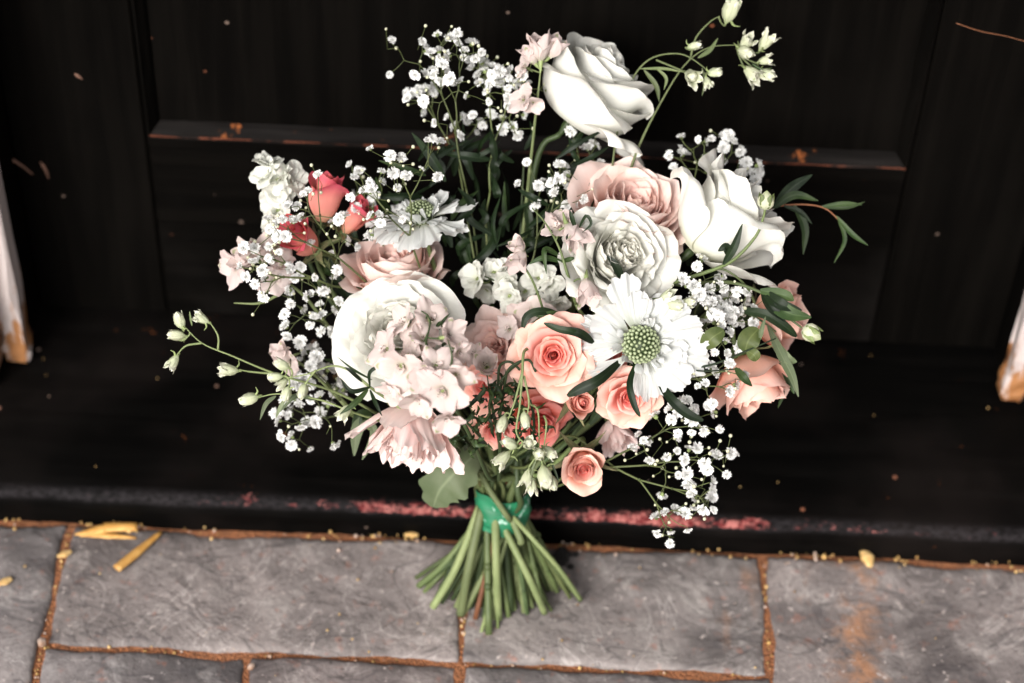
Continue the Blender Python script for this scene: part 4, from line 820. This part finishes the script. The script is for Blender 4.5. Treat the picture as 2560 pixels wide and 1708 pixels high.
gyp('blurred gypsophila behind the peeling white rose', (1690, 640, 1.455), GF, 1.462, .008, seed=12, nb=6, size=36)
GG = [(1742, 666), (1707, 696), (1715, 709), (1734, 713), (1774, 721), (1801, 709), (1736, 742), (1761, 751), (1780, 753), (1796, 747), (1784, 784), (1796, 788), (1765, 801), (1782, 803), (1803, 811), (1826, 830), (1815, 851), (1787, 880), (1847, 866), (1819, 883), (1726, 755), (1748, 735)]
gyp('crowded gypsophila right beside the white scabiosa', (1690, 900, 1.425), GG, 1.392, .010, seed=13, nb=12, jit=2, size=36)
GG2 = [(1830, 723), (1841, 730), (1870, 732), (1813, 742), (1838, 749), (1864, 761), (1887, 770), (1822, 759), (1830, 778), (1836, 805), (1853, 809), (1882, 809), (1812, 775), (1845, 775), (1825, 795), (1810, 725)]
gyp('gypsophila massed below the green bud stems, next to the sideways peach rose', (1730, 900, 1.435), GG2, 1.412, .010, seed=14, nb=6, size=36)
GH0 = [(1777, 914), (1823, 906), (1788, 932), (1764, 957), (1863, 937), (1824, 977), (1782, 1009), (1745, 965)]
gyp('thin gypsophila twigs lying over the downward peach rose', (1700, 940, 1.40), GH0, 1.388, .006, seed=15, nb=8, jit=2, conn=False)
GH1 = [(1718, 1000), (1673, 1018), (1679, 1048), (1696, 1031), (1635, 1038), (1734, 1026), (1729, 1052), (1695, 1084), (1729, 1081), (1760, 1079), (1800, 1075), (1594, 1085), (1609, 1101), (1582, 1118), (1623, 1151)]
gyp('gypsophila florets just below the white scabiosa and its blade leaf', (1560, 1130, 1.42), GH1, 1.402, .010, seed=16, nb=12, jit=2, size=36)
GH2 = [(1725, 1121), (1745, 1120), (1694, 1128), (1669, 1143), (1712, 1150), (1791, 1137), (1827, 1134), (1768, 1174), (1761, 1158), (1718, 1186), (1695, 1187), (1817, 1186)]
gyp('gypsophila fan spreading over the dark step beside the lone peach rose', (1525, 1168, 1.425), GH2, 1.405, .010, seed=17, nb=18, jit=2, size=36, rad=.0008)
GH3 = [(1722, 1210), (1727, 1233), (1785, 1201), (1782, 1221), (1781, 1243), (1784, 1275), (1758, 1276), (1735, 1270), (1714, 1283), (1689, 1272), (1663, 1280), (1642, 1335), (1678, 1330), (1719, 1326)]
gyp('lowest gypsophila branch hanging over the pink worn edge of the step', (1500, 1140, 1.43), GH3, 1.412, .010, seed=18, nb=12, jit=2, size=36, rad=.0008)

# ---- greenery
def plant(name, label, paths, mat=m_stem, rad=.0013, leaves=(), connect=True):
    b = MB(); P0 = [[P(*q) for q in pth] for pth in paths]
    if connect:
        st = stem_path(P0[0][0], unit(P0[0][1]-P0[0][0]), rad=rad); b.tube(st, [rad, rad, rad*1.1, rad*1.2, rad*1.2, rad*1.2], 7, 0, sub=6)
    for i, pth in enumerate(P0): b.tube(pth, [rad*(1 if i == 0 else .6), rad*.5], 6, 0, sub=7)
    r = b.build(name, mat, bouquet, P0[0][0]); tag(r, label)
    for lf in leaves: leaf_on(r, lf[0], lf[1], lf[2], *(lf[3:] if len(lf) > 3 else ()))
    return r
def rbud(px, py, d, axis, size, parent):
    b = MB(); c = P(px, py, d); ax = V(*axis); s = size*PX*.5
    b.lathe(c, ax, [(s*.12, -s*1.02), (s*.55, -s*.88), (s*.92, -s*.45), (s*.98, 0), (s*.80, s*.45), (s*.48, s*.85), (s*.16, s*1.15), (s*.03, s*1.25)], 20, 0, lobes=5, lamp=.05)
    o = b.build('bud', [m_rbud], parent, c)
    for k in range(5):
        pts, att = petal_pts(c-ax*s*.95, frame(ax, CU), k*1.2566, s*2.1, s*.52, [72, 8, -22], .95, s*.30, 7, 12, .0, 2, 12, .06, 0, rnd, .6, .3); m = MB(); m.grid(pts, att); m.build('sepal', m_calyx, parent, c)
m_rbud = petal_mat('ranunculus_bud', (.50, .52, .36), (.58, .58, .42), (.34, .40, .18), veins=1.)
r = plant('ranunculus', 'nodding green ranunculus bud on a curved stem before the peeling white rose', [[(1690, 705, 1.41), (1790, 672, 1.40), (1840, 645, 1.392), (1890, 590, 1.388), (1908, 545, 1.387), (1913, 522, 1.387)]], m_stem, .0014,
          [([(1808, 662, 1.396), (1835, 618, 1.389), (1856, 560, 1.386)], 24, m_leaf), ([(1822, 640, 1.394), (1815, 618, 1.388), (1795, 628, 1.388)], 26, m_leaf)])
rbud(1915, 503, 1.387, (.05, .95, .3), 42, r)
r = plant('ranunculus', 'striped ranunculus bud on a bent stem with a deeply cut green leaf, beside the sideways peach rose', [[(1700, 712, 1.42), (1810, 705, 1.405), (1870, 718, 1.398), (1925, 745, 1.394), (1960, 785, 1.392), (2005, 820, 1.39)], [(1740, 688, 1.408), (1800, 672, 1.40), (1850, 700, 1.40), (1880, 740, 1.41), (1895, 790, 1.42)]], m_stem, .0014,
          [([(1900, 726, 1.394), (1960, 738, 1.388), (1985, 752, 1.388)], 34, m_leaf2), ([(1905, 730, 1.394), (1965, 780, 1.386), (2028, 794, 1.386)], 46, m_leaf2), ([(1905, 732, 1.394), (1930, 770, 1.387), (1964, 804, 1.388)], 30, m_leaf), ([(1910, 728, 1.394), (1950, 760, 1.386), (2005, 776, 1.386)], 34, m_leaf)])
rbud(2028, 832, 1.389, (.75, -.55, .3), 46, r)
plant('willow_sprig', 'narrow leaved green sprig arching out furthest beside the peeling white rose', [[(1790, 600, 1.455), (1900, 530, 1.457), (1980, 512, 1.458), (2060, 520, 1.458), (2110, 565, 1.458)]], m_brown, .0009,
      [([(1935, 518, 1.457), (1980, 470, 1.456), (2030, 437, 1.456)], 34, m_leaf), ([(1930, 522, 1.457), (1985, 488, 1.455), (2045, 502, 1.455)], 26, m_leaf2), ([(1985, 512, 1.458), (2012, 570, 1.456), (2008, 636, 1.456)], 24, m_leaf2), ([(2050, 518, 1.458), (2110, 510, 1.456), (2155, 512, 1.456)], 16, m_leaf2), ([(2060, 520, 1.458), (2120, 518, 1.456), (2162, 505, 1.456)], 12, m_leaf2), ([(2090, 540, 1.458), (2130, 585, 1.456), (2170, 614, 1.456)], 16, m_leaf2), ([(2095, 548, 1.458), (2112, 600, 1.456), (2085, 658, 1.456)], 13, m_leaf2), ([(1960, 515, 1.457), (2000, 530, 1.456), (2030, 560, 1.457)], 16, m_leaf)])
blade = lambda s: np.sin(np.pi*np.clip(s*.97+.015, 0, 1))**.5
plant('blade_leaf', 'dark blade leaf lying between the open peach rose and the scabiosa', [[(1560, 900, 1.40), (1540, 915, 1.398)]], m_stem_dark, .0008, [([(1560, 895, 1.392), (1500, 948, 1.372), (1452, 972, 1.372), (1418, 990, 1.376)], 27, m_leaf, .2, blade)], False)
plant('blade_leaf', 'thin dark blade leaf hanging across the small peach rose', [[(1596, 900, 1.392), (1588, 915, 1.388)]], m_stem_dark, .0008, [([(1590, 905, 1.386), (1574, 960, 1.374), (1585, 1010, 1.372), (1600, 1042, 1.373)], 17, m_leaf, .2, blade)], False)
plant('blade_leaf', 'broad dark blade leaf sticking out below the scabiosa over the gypsophila', [[(1640, 930, 1.40), (1650, 950, 1.396)]], m_stem_dark, .0008, [([(1640, 945, 1.394), (1680, 1000, 1.380), (1720, 1035, 1.379), (1758, 1052, 1.38)], 25, m_leaf, .2, blade)], False)
plant('blade_leaf', 'dark blade leaf over the upper rim of the open peach rose', [[(1480, 850, 1.395), (1470, 845, 1.39)]], m_stem_dark, .0007, [([(1480, 850, 1.385), (1430, 830, 1.374), (1395, 822, 1.374), (1360, 808, 1.376)], 18, m_leaf, .2, blade), ([(1485, 858, 1.386), (1450, 834, 1.376), (1405, 822, 1.376)], 22, m_leaf, .2, blade)], False)
plant('blade_leaf', 'curving dark leaf above the open peach rose and below the hanging bell', [[(1420, 800, 1.405), (1400, 790, 1.40)]], m_stem_dark, .0009, [([(1420, 795, 1.40), (1360, 778, 1.388), (1318, 790, 1.386), (1306, 825, 1.388)], 20, m_leaf, .2, blade), ([(1425, 800, 1.40), (1385, 785, 1.39), (1340, 792, 1.39)], 20, m_leaf2)], False)
plant('blade_leaf', 'short dark leaf tip against the lower petals of the full white rose', [[(1560, 715, 1.395), (1555, 700, 1.39)]], m_stem_dark, .0007, [([(1558, 705, 1.384), (1540, 665, 1.378), (1516, 638, 1.378)], 24, m_leaf)], False)
plant('blade_leaf', 'looping narrow leaf pair on the delphinium stalk left of the full white rose', [[(1408, 660, 1.388), (1400, 655, 1.386)]], m_stem, .0007, [([(1408, 655, 1.386), (1360, 645, 1.378), (1322, 660, 1.38)], 17, m_leaf2), ([(1400, 640, 1.386), (1362, 625, 1.374), (1366, 685, 1.374)], 17, m_leaf2), ([(1400, 655, 1.386), (1425, 648, 1.38), (1436, 645, 1.38)], 14, m_leaf2)], False)
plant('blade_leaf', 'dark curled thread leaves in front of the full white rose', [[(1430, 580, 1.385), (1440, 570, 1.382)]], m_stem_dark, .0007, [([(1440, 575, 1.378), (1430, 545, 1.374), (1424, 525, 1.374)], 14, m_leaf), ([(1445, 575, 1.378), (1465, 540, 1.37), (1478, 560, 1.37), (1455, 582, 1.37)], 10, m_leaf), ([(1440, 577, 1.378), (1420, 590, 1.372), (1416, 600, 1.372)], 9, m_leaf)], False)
plant('foliage_sprig', 'long dark leaves framing the two sideways peach roses', [[(1840, 770, 1.43), (1900, 800, 1.42), (1940, 830, 1.418)]], m_stem_dark, .0010, [([(1840, 775, 1.415), (1910, 785, 1.405), (1960, 815, 1.405), (1992, 842, 1.41)], 26, m_leaf, .2, blade), ([(1920, 815, 1.42), (1955, 890, 1.41), (1980, 940, 1.41), (1996, 992, 1.412)], 30, m_leaf3, .2), ([(1930, 850, 1.42), (1965, 895, 1.41), (1992, 905, 1.412)], 32, m_leaf3), ([(1930, 930, 1.43), (1955, 980, 1.43), (1945, 1020, 1.435)], 16, m_leaf2), ([(1945, 900, 1.43), (1975, 960, 1.43), (1985, 985, 1.43)], 18, m_leaf2)])
rnd_leaf = lambda s: np.sin(np.pi*np.clip(s*.96+.02, 0, 1))**.55
plant('round_leaf_twig', 'dark twig with rounded olive leaves lying across the downward peach rose', [[(1690, 925, 1.395), (1780, 912, 1.386), (1860, 880, 1.382), (1940, 846, 1.382)], [(1700, 920, 1.395), (1760, 928, 1.384), (1850, 922, 1.383)]], m_leaf, .0009,
      [([(1758, 872, 1.386), (1780, 845, 1.38), (1810, 826, 1.382)], 46, m_leaf4, .12, rnd_leaf), ([(1862, 880, 1.384), (1872, 850, 1.381), (1896, 822, 1.384)], 54, m_leaf4, .12, rnd_leaf), ([(1868, 878, 1.384), (1885, 888, 1.381), (1892, 902, 1.383)], 30, m_leaf4, .12, rnd_leaf), ([(1838, 920, 1.383), (1860, 945, 1.378), (1880, 966, 1.38)], 24, m_leaf2), ([(1900, 850, 1.383), (1904, 825, 1.38), (1914, 792, 1.382)], 14, m_leaf3), ([(1745, 930, 1.40), (1750, 900, 1.398), (1760, 880, 1.4)], 34, m_leaf4, .12, rnd_leaf)])
def lobed(s): return np.sin(np.pi*np.clip(s*.93+.05, 0, 1))**.7*(1+.13*np.sin(s*30))*(1-.1*s)
plant('broad_leaf', 'broad grey green leaf with a wavy edge beside the tape', [[(1240, 1180, 1.495), (1205, 1150, 1.480), (1185, 1140, 1.474)]], m_stem_pale, .0012, [([(1190, 1135, 1.474), (1140, 1180, 1.462), (1100, 1225, 1.466), (1083, 1268, 1.476)], 128, m_leaf3, .16, lobed, None, 'leaf', .12, 26)], False)
plant('foliage_sprig', 'grey green toothed leaves low on the outside, under the ruffled white rose', [[(985, 1060, 1.455), (930, 1050, 1.445), (900, 1075, 1.442)]], m_stem, .0010, [([(935, 1045, 1.44), (895, 1070, 1.436), (885, 1140, 1.44)], 40, m_leaf3, .2), ([(925, 1050, 1.44), (935, 1090, 1.438), (905, 1150, 1.44)], 26, m_leaf3), ([(930, 1040, 1.44), (900, 1040, 1.436), (880, 1080, 1.438)], 34, m_leaf2)])
# thread-leaved tangle (nigella like)
def tangle(label, cx, cy, rx, ry, d, n, seed, stems):
    g = random.Random(seed); b = MB(); rp = P(*stems[0][0])
    for pth in stems: b.tube([P(*q) for q in pth], .0009, 6, 0, sub=7)
    r = b.build('thread_leaf_sprig', [m_thread], bouquet, rp); tag(r, label)
    for k in range(n):
        a = g.uniform(0, 6.28); q = math.sqrt(g.random()); x, y = cx+rx*q*math.cos(a), cy+ry*q*math.sin(a); dd = d+g.uniform(-.012, .014)
        L = g.uniform(22, 52); an = g.uniform(0, 6.28); pth = [(x, y, dd)]
        for s in range(3): an += g.gauss(0, .75); x += L/3*math.cos(an); y += L/3*math.sin(an); dd += g.gauss(0, .004); pth.append((x, y, dd))
        leaf_on(r, pth, g.uniform(8, 15), g.choice([m_thread, m_thread, m_leaf2, m_leaf]), .35, None, V(g.gauss(0, .6), g.gauss(0, .6), 1))
    return r
tangle('tangle of thin dark thread leaves left under the open peach rose', 1235, 1010, 62, 62, 1.388, 62, 51, [[(1230, 1080, 1.40), (1225, 1000, 1.39), (1262, 940, 1.384), (1300, 905, 1.384)], [(1250, 1040, 1.40), (1262, 960, 1.385), (1275, 920, 1.380), (1320, 900, 1.38), (1340, 930, 1.38)], [(1245, 960, 1.39), (1250, 915, 1.385), (1275, 905, 1.383), (1300, 925, 1.385)]])
tangle('thin curling leaves at the foot of the drooping pink florets', 1170, 1085, 58, 50, 1.392, 24, 52, [[(1215, 1110, 1.42), (1180, 1070, 1.395), (1140, 1030, 1.38)], [(1150, 1130, 1.41), (1125, 1100, 1.39), (1118, 1060, 1.38)]])
tangle('dark thread leaves among the drooping buds by the red coral rose', 1320, 1060, 44, 60, 1.384, 26, 53, [[(1330, 1120, 1.40), (1335, 1050, 1.388), (1325, 1000, 1.384)]])
tangle('dark curling leaves threaded between the drooping pink florets', 1080, 900, 66, 90, 1.352, 12, 54, [[(1110, 1000, 1.37), (1085, 900, 1.358), (1080, 830, 1.358), (1092, 790, 1.36)]])
# dim foliage deep inside
g = random.Random(61)
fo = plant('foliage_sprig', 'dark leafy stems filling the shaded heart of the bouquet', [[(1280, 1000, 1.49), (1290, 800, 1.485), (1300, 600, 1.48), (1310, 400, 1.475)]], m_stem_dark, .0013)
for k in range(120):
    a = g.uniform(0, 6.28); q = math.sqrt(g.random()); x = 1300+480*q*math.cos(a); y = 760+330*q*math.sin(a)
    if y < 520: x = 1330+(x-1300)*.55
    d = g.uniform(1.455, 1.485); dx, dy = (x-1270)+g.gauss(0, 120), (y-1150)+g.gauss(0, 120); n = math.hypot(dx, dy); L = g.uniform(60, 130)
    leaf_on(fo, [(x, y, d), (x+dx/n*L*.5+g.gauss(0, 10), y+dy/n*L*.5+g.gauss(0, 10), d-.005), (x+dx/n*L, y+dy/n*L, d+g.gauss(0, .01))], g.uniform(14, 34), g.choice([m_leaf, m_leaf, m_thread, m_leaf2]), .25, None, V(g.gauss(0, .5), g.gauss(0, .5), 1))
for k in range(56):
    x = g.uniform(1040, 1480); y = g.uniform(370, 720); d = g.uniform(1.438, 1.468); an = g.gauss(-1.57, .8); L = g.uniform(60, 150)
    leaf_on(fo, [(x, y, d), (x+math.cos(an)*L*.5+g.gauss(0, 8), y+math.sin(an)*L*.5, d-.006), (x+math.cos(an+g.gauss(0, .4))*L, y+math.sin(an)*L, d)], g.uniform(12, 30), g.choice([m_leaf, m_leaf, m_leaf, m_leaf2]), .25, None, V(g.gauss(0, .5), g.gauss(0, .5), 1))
# extra cut stems round the tape (leafless stems of flowers hidden inside)
for k in range(9):
    b = MB(); top = P(1256+rnd.uniform(-150, 150), 1020+rnd.uniform(-40, 40), rnd.uniform(1.44, 1.50)); ax = unit(top-BIND)
    p = stem_mesh(b, top, ax, rnd.uniform(.0019, .0027)); o = b.build('stem', rnd.choice([m_stem, m_stem, m_stem_pale, m_stem_dark]), bouquet, top)
b = MB(); pb_ = [P(1262, 1180, 1.50), BIND-fw*.010, HIT(1188, 1548, 2, .003)]; b.tube(pb_, .0020, 8, sub=8); tag(b.build('stem', m_brown, bouquet, pb_[0]), 'reddish brown stem among the green cut stems')
for pth, r_, mt in [([(1190, 1150, 1.50), (1215, 1210, 1.495), (1262, 1282, 1.497), (1275, 1300, 1.506)], .0022, m_stem_pale), ([(1205, 1140, 1.505), (1225, 1190, 1.508), (1245, 1250, 1.512)], .0022, m_stem), ([(1262, 1270, 1.512), (1330, 1345, 1.50), (1400, 1425, 1.515), (1452, 1500, 1.549)], .0018, m_stem_pale),
                    ([(1238, 1260, 1.512), (1240, 1400, 1.507), (1246, 1548, 1.536)], .0030, m_stem_pale), ([(1235, 1270, 1.513), (1320, 1440, 1.512), (1362, 1532, 1.538)], .0026, m_stem_pale), ([(1205, 1270, 1.512), (1172, 1420, 1.517), (1152, 1536, 1.537)], .0034, m_stem_pale), ([(1200, 1265, 1.515), (1140, 1420, 1.527), (1082, 1518, 1.541)], .0029, m_stem_pale),
                    ([(1270, 1275, 1.511), (1300, 1345, 1.508), (1302, 1358, 1.51)], .0026, m_stem_pale), ([(1190, 1310, 1.532), (1110, 1410, 1.542), (1046, 1466, 1.555)], .0024, m_stem)]:
    b = MB(); ps = [P(*q) for q in pth]; b.tube(ps, r_, 9, sub=8); b.build('stem', mt, bouquet, ps[0])
# tape: crumpled band with a lapped end
b = MB(); n = 64; m = 12; pts = np.zeros((m, n, 3))
for j in range(m):
    for i in range(n):
        a = 2*math.pi*i/n; w = .0007*math.sin(a*3+j*.5)+.0005*math.sin(a*7+j*.9)+.0004*math.sin(j*1.9+a*2)
        rx = .0198+w; z = (j/(m-1)-.45)*.0285+.0016*math.sin(a+.6)+(.0008*math.sin(2*a+1) if j == m-1 else 0)+(.001*math.sin(5*a) if j in (0, m-1) else 0)
        pts[j, i] = BIND+be1*rx*math.cos(a)+be2*rx*.95*math.sin(a)+BAX*z
b.grid(pts, np.full(pts.shape, .5), closed=True)
tp = b.build('tape', m_tape, bouquet, BIND)
tag(tp, 'crumpled green tape with painted shine patches wound round the stems')
